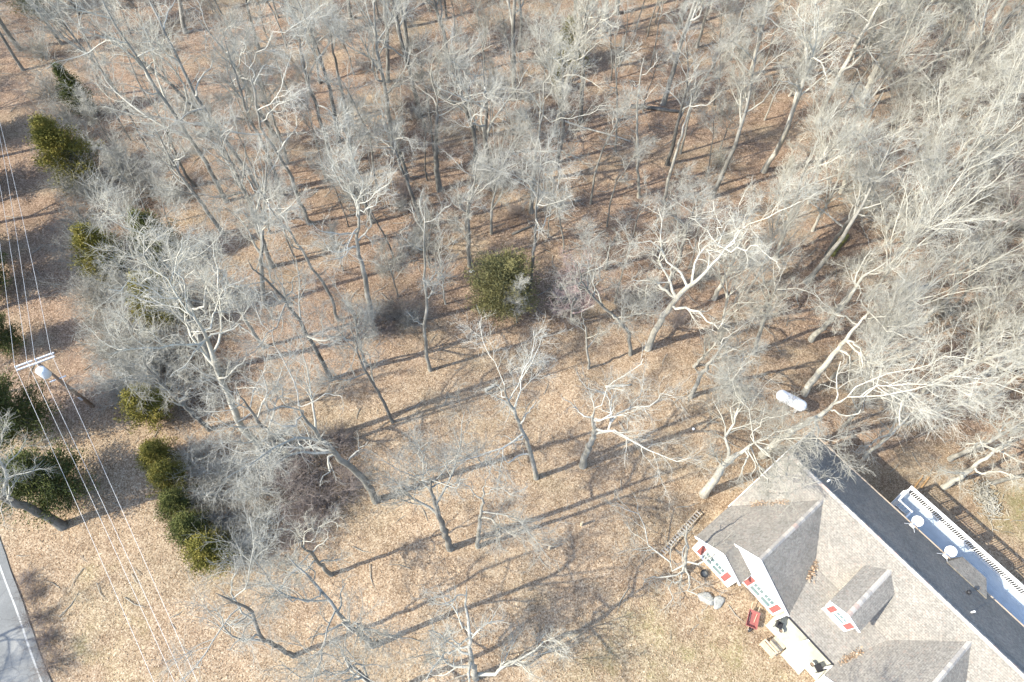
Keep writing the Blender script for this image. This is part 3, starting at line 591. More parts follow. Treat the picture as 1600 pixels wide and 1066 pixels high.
for tries in range(5200):
    if n_fill >= 262: break
    y = 14+rng.random()*104; x = (rng.random()*2-1)*(46+.62*y)
    if bool(in_poly(x, y, CLEAR)): continue
    u, v = house_uv(x, y)
    if -3 < u < 24 and -11 < v < 9.5: continue
    s_ = (np.array([x, y])-ra)@rn
    if s_ > -2.0 and s_ < 7.5: continue
    z = float(ground_z(x, y)); px, py = to_px((x, y, z))
    if py < -75 or px < -330 or px > 1900: continue
    right = px > 1080+(500-py)*.12
    dmin = 2.9 if right else 3.5
    if px < 0: dmin = 5.5
    if not free((x, y), dmin): continue
    r = rng.random()
    if right: kind = 'fan' if r < .42 else 'tall' if r < .62 else 'oak' if r < .86 else 'sap'
    else: kind = 'tall' if r < .42 else 'oak' if r < .58 else 'fan' if r < .72 else 'sap'
    if 450 < px < 1080 and py > 330 and kind in ('tall', 'oak') and rng.random() < .6: kind = 'sap'
    if covers_corridor(x, y, z, PH_[kind]): kind = 'sap'
    if covers_corridor(x, y, z, PH_[kind]*1.1): continue
    k = int(rng.integers(len(PROTO[kind])))
    bk = ('bark_pale' if rng.random() < .5 else 'bark') if right else ('bark_dark' if rng.random() < .4 else 'bark')
    tw = ('twig_pale' if rtw.random() < .78 else 'twig') if right else ('twig' if rng.random() < .75 else 'twig_pale')
    lab, grp = LAB[(kind, int(right))]
    md = sorted((float(np.hypot(x-q_[0], y-q_[1])), n_) for n_, q_ in MARKS)[0]
    sc_ = .82+.4*rng.random(); cl = {'bark_pale': 'whitish', 'bark': 'grey', 'bark_dark': 'dark-trunked'}[bk]
    grp = ('close beside ' if md[0] < 5 else 'a few steps from ')+md[1] if md[0] < 9.5 else 'in the dense wood behind the house' if right else 'deep in the crowded wood, away from any evergreen'
    lab = SHORT[kind]+' '+cl+' bare tree '+grp; grp = SHORT[kind]+' '+cl+' trees '+grp
    place_copy(kind, k, (x, y, z), rng.random()*6.28, sc_, bk, tw, 'sapling' if kind == 'sap' else 'bare_tree', lab, 'tree', grp)
    placed.append(np.array([x, y])); n_fill += 1
n_pole = 0
for tries in range(3000):
    if n_pole >= 80: break
    px, py = rng.uniform(60, 1560), rng.uniform(-30, 470)
    p = ground(px, py); x, y = p[0], p[1]
    if bool(in_poly(x, y, CLEAR)) or not free((x, y), 1.7): continue
    u, v = house_uv(x, y)
    if (-3 < u < 24 and -11 < v < 9.5) or covers_corridor(x, y, p[2], 15): continue
    right = px > 1120; bk = 'bark' if rng.random() < .6 else 'bark_dark'; cl = 'grey' if bk == 'bark' else 'dark'
    md = sorted((float(np.hypot(x-q_[0], y-q_[1])), n_) for n_, q_ in MARKS)[0]
    where = ('close beside ' if md[0] < 5 else 'a few steps from ')+md[1] if md[0] < 9.5 else 'in the dense wood behind the house' if right else 'deep in the crowded wood, away from any evergreen'
    place_copy('pole', int(rng.integers(3)), (x, y, p[2]), rng.random()*6.28, .75+.5*rng.random(), bk, 'twig_pale' if right else 'twig', 'slender_tree', 'slender '+cl+' pole-like tree '+where, 'tree', 'slender '+cl+' trees '+where)
    placed.append(np.array([x, y])); n_pole += 1
print('fill trees', n_fill, n_pole)
# trees beyond the lower frame whose shadows fall across road, lawn and roof
for (x, y, kind, k) in [(15.5, -.5, 'oak', 1), (-47, 3, 'oak', 0), (-46, -6, 'tall', 2), (-30, -6, 'oak', 2)]:
    place_copy(kind, k, (x, y, float(ground_z(x, y))), x*1.7, .9, 'bark', 'twig', 'bare_tree', 'bare tree on the open ground whose shadow crosses road, lawn or roof', 'tree', 'trees around the yard')
for px_, py_, k_ in [(-45,330,0),(-70,420,2),(-50,500,1),(-40,255,3),(-95,370,1)]:
    p = ground(px_, py_); place_copy('oak', k_, tuple(p), px_*.3, .95, 'bark_dark', 'twig', 'bare_tree', 'bare tree on the far side of the wire corridor, its shadow crossing it', 'tree', 'trees across the corridor')
# reddish tree
rm = proto_tree(91, 7.5, .12, 'fan'); PROTO['red'] = [rm]
p = ground(893, 505)
place_copy('red', 0, tuple(p), .6, 1.05, 'bark', 'twig_pink', 'reddish_tree', 'small tree with hazy reddish-pink twigs beside the round evergreen', 'tree', None)
p = ground(1515, 385)
place_copy('red', 0, tuple(p), 2.6, 1.35, 'bark', 'twig_pink', 'reddish_tree', 'hazy pinkish twiggy tree in the right-hand wood behind the antler-topped tree', 'tree', None)

# ---------------------------------------------------------------- shrubs
def proto_shrub(seed, h, spread):
    rg = np.random.default_rng(seed); n = 26; K = 6
    a = rg.random(n)*6.283; e = np.radians(rg.uniform(35, 85, n))
    d = np.stack([np.cos(a)*np.cos(e)*spread, np.sin(a)*np.cos(e)*spread, np.sin(e)], 1); d /= np.linalg.norm(d, axis=1, keepdims=True)
    L = h*rg.uniform(.55, 1.1, n); p = np.stack([rg.normal(size=n)*.3, rg.normal(size=n)*.3, np.full(n, -.1)], 1); P = np.empty((n, K, 3)); P[:, 0] = p
    for j in range(1, K):
        d = d+rg.normal(size=(n, 3))*.2; d[:, 2] += .0; d /= np.linalg.norm(d, axis=1, keepdims=True); p = p+d*(L/(K-1))[:, None]; P[:, j] = p
    R = np.linspace(.03, .009, K)[None].repeat(n, 0)
    S = (P, R, L)
    B = sprout(rg, S, 9, .15, 1, .5, .3, (25, 65), 4, .25, .02, .7, .0055, rl=.012); T = sprout(rg, B, 5, .1, 1, .55, .2, (25, 65), 3, .25, .0, .85, .0045, lmin=.25, rl=.008)
    stems = new_mesh('stems', *tubes(P, R, 4), True)
    tw = new_mesh('twigs', *merge([tubes(B[0], B[1], 3), tubes(T[0], T[1], 3)]), True)
    return stems, tw
SH = [proto_shrub(5, 3.0, 1.2), proto_shrub(6, 2.4, 1.5), proto_shrub(7, 3.8, 1.0)]
def shrub(px, py, k, sc, tw, label, group=None):
    p = ground(px, py); o = thing('bare_shrub', label, 'shrub', tuple(p), px*.37, group); o.scale = (sc, sc, sc)
    for nm, me in zip(('stems', 'twigs'), SH[k]):
        c = bpy.data.objects.new(nm, me); C.objects.link(c); c.parent = o
        if len(me.materials) == 0: me.materials.append(M[tw])
        c.material_slots[0].link = 'OBJECT'; c.material_slots[0].material = M[tw]
thick = [(470,735,1,1.2),(500,790,0,1.1),(455,770,0,1.3),(530,700,1,1.0),(420,820,2,1.0),(480,830,0,1.0),(405,770,2,1.0),(545,760,1,.9),(440,700,0,1.1),(335,775,2,.9),(352,822,0,1.0),(388,862,0,.95),(318,720,2,.9),(365,745,2,.95)]
for a in thick: shrub(*a, 'twig' if a[0] < 450 else 'twig_brown', 'tangled grey-brown shrub in the thicket under the leaning trees', 'shrubs in the clearing thicket')
edge = [(160,480,2,1.1),(175,520,0,1.2),(150,440,0,1.1),(185,560,2,1.0),(200,590,0,1.1),(130,350,0,1.1),(115,300,2,1.0),(220,560,2,1.2),(240,520,0,1.2),(175,400,2,1.2),(210,450,0,1.2),(90,240,0,1.0),(260,580,1,1.3),(300,600,0,1.2),(280,550,2,1.2),(350,590,1,1.1),(240,300,2,1.1),(200,330,0,1.1),(255,400,0,1.1),(190,260,2,1.1),(145,400,2,1.1),(170,470,0,1.1),(150,310,2,1.2),(205,620,0,1.0),(225,600,2,1.1),(110,200,2,1.1),(85,150,0,1.1),(70,90,2,1.1),(140,230,0,1.1)]
for a in edge: shrub(*a, 'twig', 'dense grey twiggy shrub along the edge of the wire corridor', 'shrubs along the wire corridor')
r2 = random.Random(4)
for i in range(46):
    for _ in range(30):
        px, py = r2.uniform(250, 1600), r2.uniform(60, 520)
        g = ground(px, py)
        if not bool(in_poly(g[0], g[1], CLEAR)): break
    shrub(px, py, r2.randrange(3), r2.uniform(.5, .95), 'twig_pale' if px > 1100 else 'twig_brown' if r2.random() < .5 else 'twig', 'low twiggy undergrowth shrub on the leafy floor of the wood', 'undergrowth shrubs in the wood')
for a, lab in (((880,500,0,.75), 'brown twiggy shrub at the foot of the reddish tree'), ((965,462,1,.9), 'low brown shrub on the clearing edge beside the bent tree'), ((1175,925,1,.35), 'small dead shrub by the house front wall')):
    shrub(*a, 'twig_brown', lab)
for a in [(45,905,1,.45),(52,930,1,.5),(60,965,0,.5),(70,1000,1,.55),(80,1040,0,.55)]: shrub(*a, 'twig_brown', 'scrubby dead weeds growing along the road edge', 'weeds along the road edge')

# ---------------------------------------------------------------- evergreens
def proto_cedar(seed, h, rad, rounder, n=9000):
    rg = np.random.default_rng(seed)
    nb = 150; zb = np.sort(rg.random(nb))**1.0; ab = rg.random(nb)*6.283
    prof = (lambda t: np.clip(np.sqrt(np.clip(1-((t-.42)/.6)**2, 0, 1)), .1, 1)) if rounder < .4 else lambda t: np.clip(np.where(t < .22, .55+.45*t/.22, (1-(t-.22)/.78)**rounder), .04, 1)
    rb = rad*prof(zb)*rg.uniform(.5, 1.25, nb)
    i = rg.integers(0, nb, n); s = rg.random(n)**.55
    c = np.stack([np.cos(ab[i])*rb[i]*s, np.sin(ab[i])*rb[i]*s, h*(.06+.94*zb[i])+rb[i]*s*.18], 1)
    c += rg.normal(size=(n, 3))*(.10+.12*rad*.5*s)[:, None]
    out = np.stack([np.cos(ab[i]), np.sin(ab[i]), np.full(n, .55)], 1)+rg.normal(size=(n, 3))*.55; out /= np.linalg.norm(out, axis=1, keepdims=True)
    sd = np.cross(out, rg.normal(size=(n, 3))); sd /= np.linalg.norm(sd, axis=1, keepdims=True)
    ln = rg.uniform(.08, .24, n)[:, None]; wd = rg.uniform(.018, .04, n)[:, None]
    V = np.stack([c-out*ln*.5, c+sd*wd, c+out*ln*.6, c-sd*wd], 1).reshape(-1, 3)
    F = np.arange(n*4).reshape(n, 4)
    K = 6; P = np.zeros((1, K, 3)); P[0, :, 2] = np.linspace(-.4, h*.95, K); R = np.linspace(.05*rad, .02, K)[None]
    e = np.stack([np.cos(ab)*rb*.85, np.sin(ab)*rb*.85, h*(.06+.94*zb)+rb*.15], 1); b0 = np.stack([0*zb, 0*zb, h*(.03+.9*zb)], 1)
    BP = np.linspace(0, 1, 4)[None, :, None]*(e-b0)[:, None]+b0[:, None]; BR = np.linspace(.03, .008, 4)[None].repeat(nb, 0)
    return new_mesh('foliage', V, F, False), new_mesh('trunk', *merge([tubes(P, R, 7), tubes(BP, BR, 3)]), True)
CE = [proto_cedar(1, 6.5, 2.3, .75, 24000), proto_cedar(2, 6.0, 1.6, .9, 16000), proto_cedar(3, 5.8, 2.7, .5, 28000), proto_cedar(4, 4.2, 1.9, .6, 17000), proto_cedar(6, 5.6, 2.75, .33, 36000)]
def cedar(px, py, k, sc, mt, label, name='cedar_tree', group=None):
    p = ground(px, py); o = thing(name, label, 'tree', tuple(p), px*.21, group); o.scale = (sc, sc, sc)
    for nm, me, m_ in (('crown', CE[k][0], mt), ('trunk', CE[k][1], 'bark_dark')):
        c = bpy.data.objects.new(nm, me); C.objects.link(c); c.parent = o
        if len(me.materials) == 0: me.materials.append(M[m_])
        c.material_slots[0].link = 'OBJECT'; c.material_slots[0].material = M[m_]
cedar(104, 775, 2, 1.2, 'cedar_grey', 'large dark green cedar under the wires beside the road trunk')
cedar(52, 672, 0, 1.35, 'cedar_grey', 'dark cedar just left of the utility pole')
cedar(20, 545, 0, .9, 'cedar_grey', 'smaller dark cedar along the wire corridor above the pole')
cedar(135, 285, 0, 1.3, 'cedar_gold', 'olive-gold cedar at the corridor edge beside leaning grey trees')
cedar(140, 180, 1, 1.1, 'cedar_grey', 'slim dark cedar hidden among bare trees above the olive-gold cedar')
cedar(185, 432, 0, 1.1, 'cedar_gold', 'bronze-tinged cedar behind corridor shrubs')
cedar(272, 505, 0, 1.15, 'cedar_gold', 'green cedar half hidden beneath the writhing pale tree')
cedar(262, 405, 0, 1.05, 'cedar', 'green cedar among bare branches left of the wood')
cedar(245, 652, 3, 1.1, 'cedar_gold', 'low bronze cedar at the top of the clearing row')
for cx_, cy_, cs_, cm_, cl_ in [(262,722,.85,'cedar_gold','golden cedar at the upper tip of the clearing row'), (277,757,.9,'cedar_gold','golden-green cedar second along the clearing row'), (292,797,.85,'cedar','mid green cedar in the middle of the clearing row'), (316,838,.95,'cedar','green cedar under pale twigs near the row end'), (345,874,1.05,'cedar_gold','yellow-green cedar ending the clearing row beside the open grass')]:
    cedar(cx_, cy_, 3, cs_, cm_, cl_)
cedar(787, 480, 4, 1.12, 'olive', 'big round olive-green evergreen at the clearing edge', 'round_evergreen')
cedar(886, 108, 0, 1.0, 'cedar_gold', 'yellow-green evergreen among bare trees at the back of the wood')
cedar(870, 145, 1, .6, 'cedar_gold', 'small yellow-green evergreen below the larger one at the back')
cedar(60, 25, 0, 1.0, 'cedar', 'green evergreen at the far end of the wire corridor')
for a_ in [(-30, 300), (-25, 400), (-10, 455), (-35, 220)]: cedar(*a_, 0, 1.35, 'cedar_grey', 'tall dark cedar across the wire corridor from the wood', 'cedar_tree', 'cedars across the corridor')
# ---------------------------------------------------------------- utility pole and wires
pb = ground(145, 635)
UP = thing('utility_pole', 'wooden utility pole with double crossarm and grey transformer', 'utility pole', tuple(pb))
PH = 8.4
MB().cyl((0, 0, -.5), (0, 0, PH), .17, .11, 12).build('pole', M['pole'], UP, True)
armv = at_height(82, 556, PH)-at_height(36, 573, PH); armv[2] = 0; armv /= np.linalg.norm(armv)
perp = np.array([-armv[1], armv[0], 0])
AL = 1.35
for s in (-1, 1):
    o = perp*s*.17; MB().bar(-armv*AL+o+np.array([0, 0, PH-.25]), armv*AL+o+np.array([0, 0, PH-.25]), .10, .12).build('crossarm', M['steel'], UP)
ins = [-AL*.97, -AL*.32, .12, AL*.95]
for t_ in ins:
    q = armv*t_+np.array([0, 0, PH-.19]); MB().lathe([(0, .045), (.08, .075), (.13, .05), (.2, .07), (.26, .03)], q, (0, 0, 1), 10).build('insulator', M['steel'], UP, True)
tc = -armv*.05-perp*.45
tr = MB().lathe([(0, .28), (.05, .36), (.95, .36), (1.0, .33), (1.06, .1)], tc+np.array([0, 0, PH-1.75]), (0, 0, 1), 18).build('transformer', M['can'], UP, True)
MB().lathe([(0, .05), (.12, .07), (.22, .035)], tc+np.array([.1, .06, PH-.95]), (0, 0, 1), 8).build('bushing', M['steel'], tr, True)
MB().bar(tc+np.array([0, 0, PH-1.3]), (0, 0, PH-1.3), .08, .35).build('bracket', M['steel'], UP)
MB().bar(-armv*.62+np.array([0, 0, PH*.62]), armv*.62+np.array([0, 0, PH*.62]), .07, .09).build('lower_crossarm', M['steel'], UP)
MB().box(-.09, .09, -.2, -.1, 1.6, 2.1).build('meter_box', M['steel'], UP)
tops = [(0, 381), (2, 307), (14, 300), (25, 300)]; bots = [(242, 1066), (274, 1066), (290, 1066), (310, 1066)]
WL = ['outermost wire over the road side of the pole', 'second wire from the road side, passing the transformer', 'third wire, beside the pole top', 'innermost wire over the wood side of the pole']
da = []; db = []
for i in range(4):
    q = pb+armv*ins[i]+np.array([0, 0, PH+.08]); e1 = at_height(*tops[i], PH-.2); e2 = at_height(*bots[i], PH-.45)
    v1 = e1-q; v1[2] = 0; da.append(v1/np.linalg.norm(v1)); v2 = e2-q; v2[2] = 0; db.append(v2/np.linalg.norm(v2))
for i in range(4):
    q = pb+armv*ins[i]+np.array([0, 0, PH+.08]); pts = []
    for dvec, sg in ((da[i], -1), (db[i], 1)):
        seg = [q+dvec*48*t+np.array([0, 0, -4*.65*t*(1-t)]) for t in np.linspace(0, 1, 22)]
        pts = seg[::-1][:-1]+seg if sg == -1 and not pts else pts
        if sg == 1: pts = pts[:21]+seg
    P = np.array(pts)[None]
    V, F = tubes(P, np.full((1, P.shape[1]), .012), 5)
    tag(link('overhead_wire', new_mesh('overhead_wire', V, F, True), M['wire']), 'thin pale '+WL[i], 'wire', 'overhead wires')

# ---------------------------------------------------------------- house
HR, HE = 6.6, 2.7
HO = thing('house', 'long white house with grey shingle roof, twin front gables and dormer', 'house', (HOUSE0[0], HOUSE0[1], 0), HA)
LEN = 19.86; CGW = 3.965; CK = .8575; CZ = HE+CGW*CK
yf = -7.28; ys = -8.4; SG = 2.2; SZ = HE+SG*CK
def roof(name, polys, th=.14, parent=HO):
    mb = MB()
    for p in polys: mb.slab(p, th)
    o = mb.build(name, M['shingle'], parent)
    me = o.data; uvl = me.uv_layers.new(name='UVMap')
    for pl in me.polygons:
        n = pl.normal; e = np.cross((0, 0, 1), n)
        e = np.array([1., 0, 0]) if np.linalg.norm(e) < .05 else e/np.linalg.norm(e)
        s = np.cross(n, e)
        for li in pl.loop_indices:
            c = np.array(me.vertices[me.loops[li].vertex_index].co); uvl.data[li].uv = (float(c@e), float(c@s))
    return o
def shf(poly): return [(x+LEN-7.93, y, z) for x, y, z in poly]
def mir(poly): return [(LEN-x, y, z) for x, y, z in poly][::-1]
yv = -(HR-HE)/.824; yq = -(HR-CZ)/.824; yb = -3.6; zb = HR-3.6*.824; ub = CGW+(CZ-zb)/CK
left = [(0,0,HR),(0,yv,HE),(CGW,yq,CZ),(CGW,0,HR)]
mid = [(CGW,0,HR),(CGW,yq,CZ),(ub,yb,zb),(LEN-ub,yb,zb),(LEN-CGW,yq,CZ),(LEN-CGW,0,HR)]
YR = 4.95; KR = (HR-HE)/YR
mainroof = roof('front_roof_slope', [left, mid, mir(left)])
roof('porch_roof_slope', [[(ub,yb,zb),(7.93,yf,HE),(LEN-7.93,yf,HE),(LEN-ub,yb,zb)]])
roof('rear_roof_slope', [[(0,0,HR-.002),(LEN,0,HR-.002),(LEN,YR,HE),(0,YR,HE)]])
cgl = [(CGW,yq,CZ),(0,yv,HE),(0,ys,HE),(SG,ys,SZ),(SG,yf,SZ),(CGW,yf,CZ)]
cgr = [(CGW,yq,CZ),(CGW,yf,CZ),(7.93,yf,HE),(ub,yb,zb)]
sgr = [(SG,ys,SZ),(2*SG,ys,HE),(2*SG,-6.9,HE),(SG,-6.9,SZ)]
for f in (lambda p: p, shf):
    roof('front_gable_roof', [f(cgl[:1]+cgl[1:2]+[(0,yf,HE),(SG,yf,SZ),(CGW,yf,CZ)]), f([(0,yf,HE),(0,ys,HE),(SG,ys,SZ),(SG,yf,SZ)]), f(cgr), f(sgr)])
# low bay roof bulging over the deck
roof('bay_roof', [[(12.6,4.2,3.42),(15.8,4.2,3.42),(15.15,5.75,2.86),(13.2,5.75,2.86)], [(12.6,4.2,3.42),(13.2,5.75,2.86),(12.75,5.05,2.72)], [(15.8,4.2,3.42),(15.68,5.05,2.72),(15.15,5.75,2.86)]])
DU = 9.98; DZ = 5.9; DE = 5.3; DW = 1.22
dy0 = -(HR-DZ)/.824; dy1 = -(HR-DE)/.824; dyf = -5.40
DM = roof('dormer_roof', [[(DU,dy0,DZ),(DU,dyf,DZ),(DU+DW,dyf,DE),(DU+DW,dy1,DE)], [(DU,dyf,DZ),(DU,dy0,DZ),(DU-DW,dy1,DE),(DU-DW,dyf,DE)]], .10)
# ridge caps, one shingle after another
capm = {}
def caps(a, b, slope, parent):
    a = np.array(a, float); b = np.array(b, float); n = max(2, int(np.linalg.norm(b-a)/.34)); d = (b-a)/n; dn = d/np.linalg.norm(d)
    rr = random.Random(int(a[0]*100+b[1]*10)); sd = np.cross(dn, (0, 0, 1)); w = .17
    for i in range(n):
        p = a+d*i; L = np.linalg.norm(d)+.05
        key = (round(L, 2), round(slope, 2), rr.choice(['cap_pale', 'cap_pale', 'cap_grey', 'cap_pale', 'cap_grey', 'cap_pale', 'cap_pink']))
        if key not in capm:
            mb = MB(); q = []
            for t in (0, L):
                for s, z in ((-w, -w*slope), (0, 0), (w, -w*slope)): q.append((t, s, z+.045-.02*(t/L)))
            mb.add(q+[(x, y, z-.03) for x, y, z in q], [(0,1,4,3),(1,2,5,4),(0,6,7,1),(1,7,8,2),(3,4,10,9),(4,5,11,10),(0,3,9,6),(2,8,11,5),(6,9,10,7),(7,10,11,8)])
            me = bpy.data.meshes.new('ridge_cap'); me.from_pydata(mb.v, [], mb.f); me.update(); me.materials.append(M[key[2]]); capm[key] = me
        c = link('ridge_cap', capm[key], None, parent); c.location = p+np.array([0, 0, .004*(i % 2)]); c.rotation_euler = (0, 0, math.atan2(dn[1], dn[0]))
caps((0, 0, HR), (LEN, 0, HR), .8, mainroof)
for cx in (CGW, LEN-CGW): caps((cx, yf, CZ), (cx, yq, CZ), CK, mainroof)
caps((DU, dyf, DZ), (DU, dy0, DZ), .5, DM)
# walls
w = MB()
w.prism([(.3,-4.4,-.3),(.3,4.5,-2.6),(.3,4.5,HE+.2),(.3,0,HR-.2),(.3,-4.4,HE+.25)], (.2, 0, 0))
w.prism([(LEN-.5,-4.4,-.3),(LEN-.5,4.5,-2.6),(LEN-.5,4.5,HE+.2),(LEN-.5,0,HR-.2),(LEN-.5,-4.4,HE+.25)], (.2, 0, 0))
w.box(.5, LEN-.5, 4.3, 4.5, -2.6, HE+.2); w.box(7.6, LEN-7.6, -3.9, -3.7, -.2, 3.3)
w.build('main_wall', M['siding'], HO)
def gable_wall(name, x0, x1, yw, ztop, back, zb_=-.3):
    xm = (x0+x1)/2
    return MB().prism([(x0,yw,zb_),(x1,yw,zb_),(x1,yw,HE+.17),(xm,yw,ztop-.16),(x0,yw,HE+.17)], (0, .2, 0)).box(x0, x0+.2, yw+.2, back, zb_, HE+.1).box(x1-.2, x1, yw+.2, back, zb_, HE+.1).build(name, M['siding'], HO)
def shutters_windows(wall, cx, yw, z0, z1, n, ww=.82, gap=.12, shw=.42):
    tot = n*ww+(n-1)*gap; x = cx-tot/2
    for i in range(n):
        xa = x+i*(ww+gap); win = MB().box(xa, xa+ww, yw-.03, yw+.02, z0, z1).build('window', M['glass'], wall)
        fr = MB()
        for a in ((xa-.06, xa+.02, z0-.06, z1+.06), (xa+ww-.02, xa+ww+.06, z0-.06, z1+.06), (xa+.02, xa+ww-.02, z0-.06, z0+.02), (xa+.02, xa+ww-.02, z1-.02, z1+.06), (xa+.02, xa+ww-.02, (z0+z1)/2-.03, (z0+z1)/2+.03)):
            fr.box(a[0], a[1], yw-.07, yw+.01, a[2], a[3])
        fr.build('frame', M['white'], win)
        mt = MB()
        for k in (1, 2): mt.box(xa+ww*k/3-.012, xa+ww*k/3+.012, yw-.045, yw-.032, (z0+z1)/2+.03, z1-.02)
        mt.build('glazing_bars', M['white'], win)
    MB().box(x-.1, x+tot+.1, yw-.12, yw-.075, z0-.1, z0-.06).build('sill', M['white'], wall)
    for xa in (x-.1-shw, x+tot+.1):
        s = MB().box(xa, xa+shw, yw-.06, yw-.002, z0-.05, z1+.05).build('shutter', M['red'], wall)
        l = MB()
        for k in range(9): l.box(xa+.05, xa+shw-.05, yw-.075, yw-.061, z0+.05+k*(z1-z0-.1)/9, z0+.05+k*(z1-z0-.1)/9+.07)
        l.build('louvres', M['red'], s)
for sgn in (0, 1):
    X = (lambda a: a) if not sgn else (lambda a: LEN-7.93+a)
    a, b = sorted((X(.35), X(7.55))); wb = gable_wall('gable_wall', a, b, yf+.1, CZ, -4.0); shutters_windows(wb, X(5.95), yf+.1, .55, 2.3, 2, .85)
    a, b = sorted((X(.36), X(4.1))); ws = gable_wall('front_gable_wall', a, b, ys+.1, SZ, -7.0); shutters_windows(ws, X(2.2), ys+.1, .55, 2.3, 2, .85)
    # white rake boards and fascias
    for pts, dy in (([(X(0), HE), (X(SG), SZ), (X(2*SG), HE)], ys), ([(X(0), HE), (X(CGW), CZ), (X(7.93), HE)], yf)):
        for (x0, z0), (x1, z1) in zip(pts[:-1], pts[1:]):
            if dy == yf and (x0, z0) == (X(0), HE): x0, z0 = X(SG), SZ
            if abs(x0-X(0)) < 1e-6 or True:
                MB().bar((x0, dy-.02, z0-.09), (x1, dy-.02, z1-.09), .04, .24, (0, 0, 1)).build('rake_board', M['white'], HO)
dw = MB().prism([(DU-.97,-5.32,3.2),(DU+.97,-5.32,3.2),(DU+.97,-5.32,DE-.02),(DU,-5.32,DZ-.13),(DU-.97,-5.32,DE-.02)], (0, .15, 0)).box(DU-.97, DU-.85, -5.0, -1.6, 3.2, DE-.02).box(DU+.85, DU+.97, -5.0, -1.6, 3.2, DE-.02).build('dormer_wall', M['siding'], HO)
shutters_windows(dw, DU, -5.32, 3.95, 5.0, 1, .8, 0, .38)
for s in (-1, 1): MB().bar((DU, dyf-.02, DZ-.08), (DU+s*DW, dyf-.02, DE-.08), .04, .2).build('rake_board', M['white'], HO)
MB().box(0, LEN, YR+.0, YR+.13, HE-.16, HE-.02).build('rear_gutter', M['gutter'], HO)
MB().box(7.95, LEN-7.95, yf-.11, yf-.0, HE-.14, HE-.02).build('porch_gutter', M['black'], HO)
for x0 in (-.05, LEN):
    MB().bar((x0+.025, 0, HR-.1), (x0+.025, YR, HE-.1), .05, .2).build('rake_board', M['white'], HO); MB().bar((x0+.025, 0, HR-.1), (x0+.025, yv, HE-.1), .05, .2).build('rake_board', M['white'], HO)
for (x, y) in ((3.3, .7), (15.0, 1.2)):
    z = HR-KR*y; MB().cyl((x, y, z-.1), (x, y, z+.42), .06, .06, 10).build('vent_pipe', M['white'], HO, True)
v_ = MB().cyl((14.5, 2.95, HR-KR*2.95-.1), (14.5, 2.95, HR-KR*2.95+.22), .1, .1, 10).build('roof_vent', M['black'], HO, True)
MB().lathe([(0, .16), (.08, .13), (.12, .03)], (14.5, 2.95, HR-KR*2.95+.22), (0, 0, 1), 10).build('vent_hood', M['black'], v_, True)
# front porch
pf = MB().box(7.62, LEN-7.62, -8.12, -3.9, -.3, .40).build('porch_floor', M['porch'], HO)
for x in (7.8, 9.93, LEN-7.8): MB().box(x-.07, x+.07, -7.3, -7.16, .4, HE-.14).build('porch_post', M['white'], HO)
for k in range(3): MB().box(8.55, 9.5, -8.12-.34*(k+1), -8.12-.34*k, -.3, .28-.13*k).build('porch_step', M['wood'], HO)
MB().box(9.62, 11.3, -8.78, -8.14, -.3, .12).build('porch_landing', M['porch'], HO)
# rear deck
DK = thing('rear_deck', 'pale blue-grey raised deck with white railing behind the house', 'deck', (HOUSE0[0], HOUSE0[1], 0), HA)
D0, D1, DY0, DYE, DZF = 7.85, 21.5, 4.56, 8.2, .40
nb = 24; bw = (DYE-DY0)/nb; bmesh_ = {}
for i in range(nb):
    ya = DY0+i*bw; xa = 9.05 if ya < 6.55 else D0
    if xa not in bmesh_: bmesh_[xa] = MB().box(xa, D1, 0, bw-.008, -.04, 0)
    o = MB().box(xa, D1, ya, ya+bw-.008, DZF-.04, DZF).build('deck_board', M['deck'], DK)
MB().box(D0, D1, DYE+.003, DYE+.043, DZF-.28, DZF+.0).build('rim_joist', M['white'], DK)
MB().box(D0-.043, D0-.003, DY0, DYE+.04, DZF-.28, DZF).build('rim_joist', M['white'], DK)
MB().box(9.0, 9.04, DY0, 6.56, DZF-.28, DZF+.006).build('stair_trim', M['white'], DK); MB().box(7.9, 9.0, 6.52, 6.56, DZF-.28, DZF+.006).build('stair_trim', M['white'], DK)
for x in np.arange(D0+.1, D1, 2.45): MB().box(x-.07, x+.07, DYE-.16, DYE-.02, -2.8, DZF-.045).build('support_post', M['wood'], DK)
MB().box(D0, D1, DYE-.09, DYE+.19, DZF+.96, DZF+1.0).build('cap_rail', M['white'], DK)
MB().box(D0, D1, DYE+.02, DYE+.06, DZF+.10, DZF+.16).build('bottom_rail', M['white'], DK)
bal = MB().box(-.022, .022, -.02, .02, 0, .80)
bme = bpy.data.meshes.new('baluster'); bme.from_pydata(bal.v, [], bal.f); bme.update(); bme.materials.append(M['white'])
x = D0+.1
k = 0
while x < D1:
    if k % 10 == 0: MB().box(x-.05, x+.05, DYE-.01, DYE+.09, DZF-.2, DZF+.958).build('rail_post', M['white'], DK)
    else: link('baluster', bme, None, DK, (x, DYE+.04, DZF+.16))
    x += .17; k += 1
def rail(p, q, n):
    p = np.array(p, float); q = np.array(q, float)
    MB().bar(p+[0, 0, .98], q+[0, 0, .98], .12, .04).build('cap_rail', M['white'], DK); MB().bar(p+[0, 0, .13], q+[0, 0, .13], .04, .06).build('bottom_rail', M['white'], DK)
    for t in np.linspace(.06, .94, n): link('baluster', bme, None, DK, tuple(p+(q-p)*t+np.array([0, 0, .16])))
    for e in (p, q): MB().box(e[0]-.06, e[0]+.06, e[1]-.06, e[1]+.06, DZF-.2, DZF+1.04).build('rail_post', M['white'], DK)
rail((D0+.08, 6.6, DZF), (D0+.08, DYE-.16, DZF), 7); rail((9.1, 4.85, DZF), (9.1, 6.5, DZF), 9); rail((8.05, 6.62, DZF), (9.1, 6.62, DZF), 5)
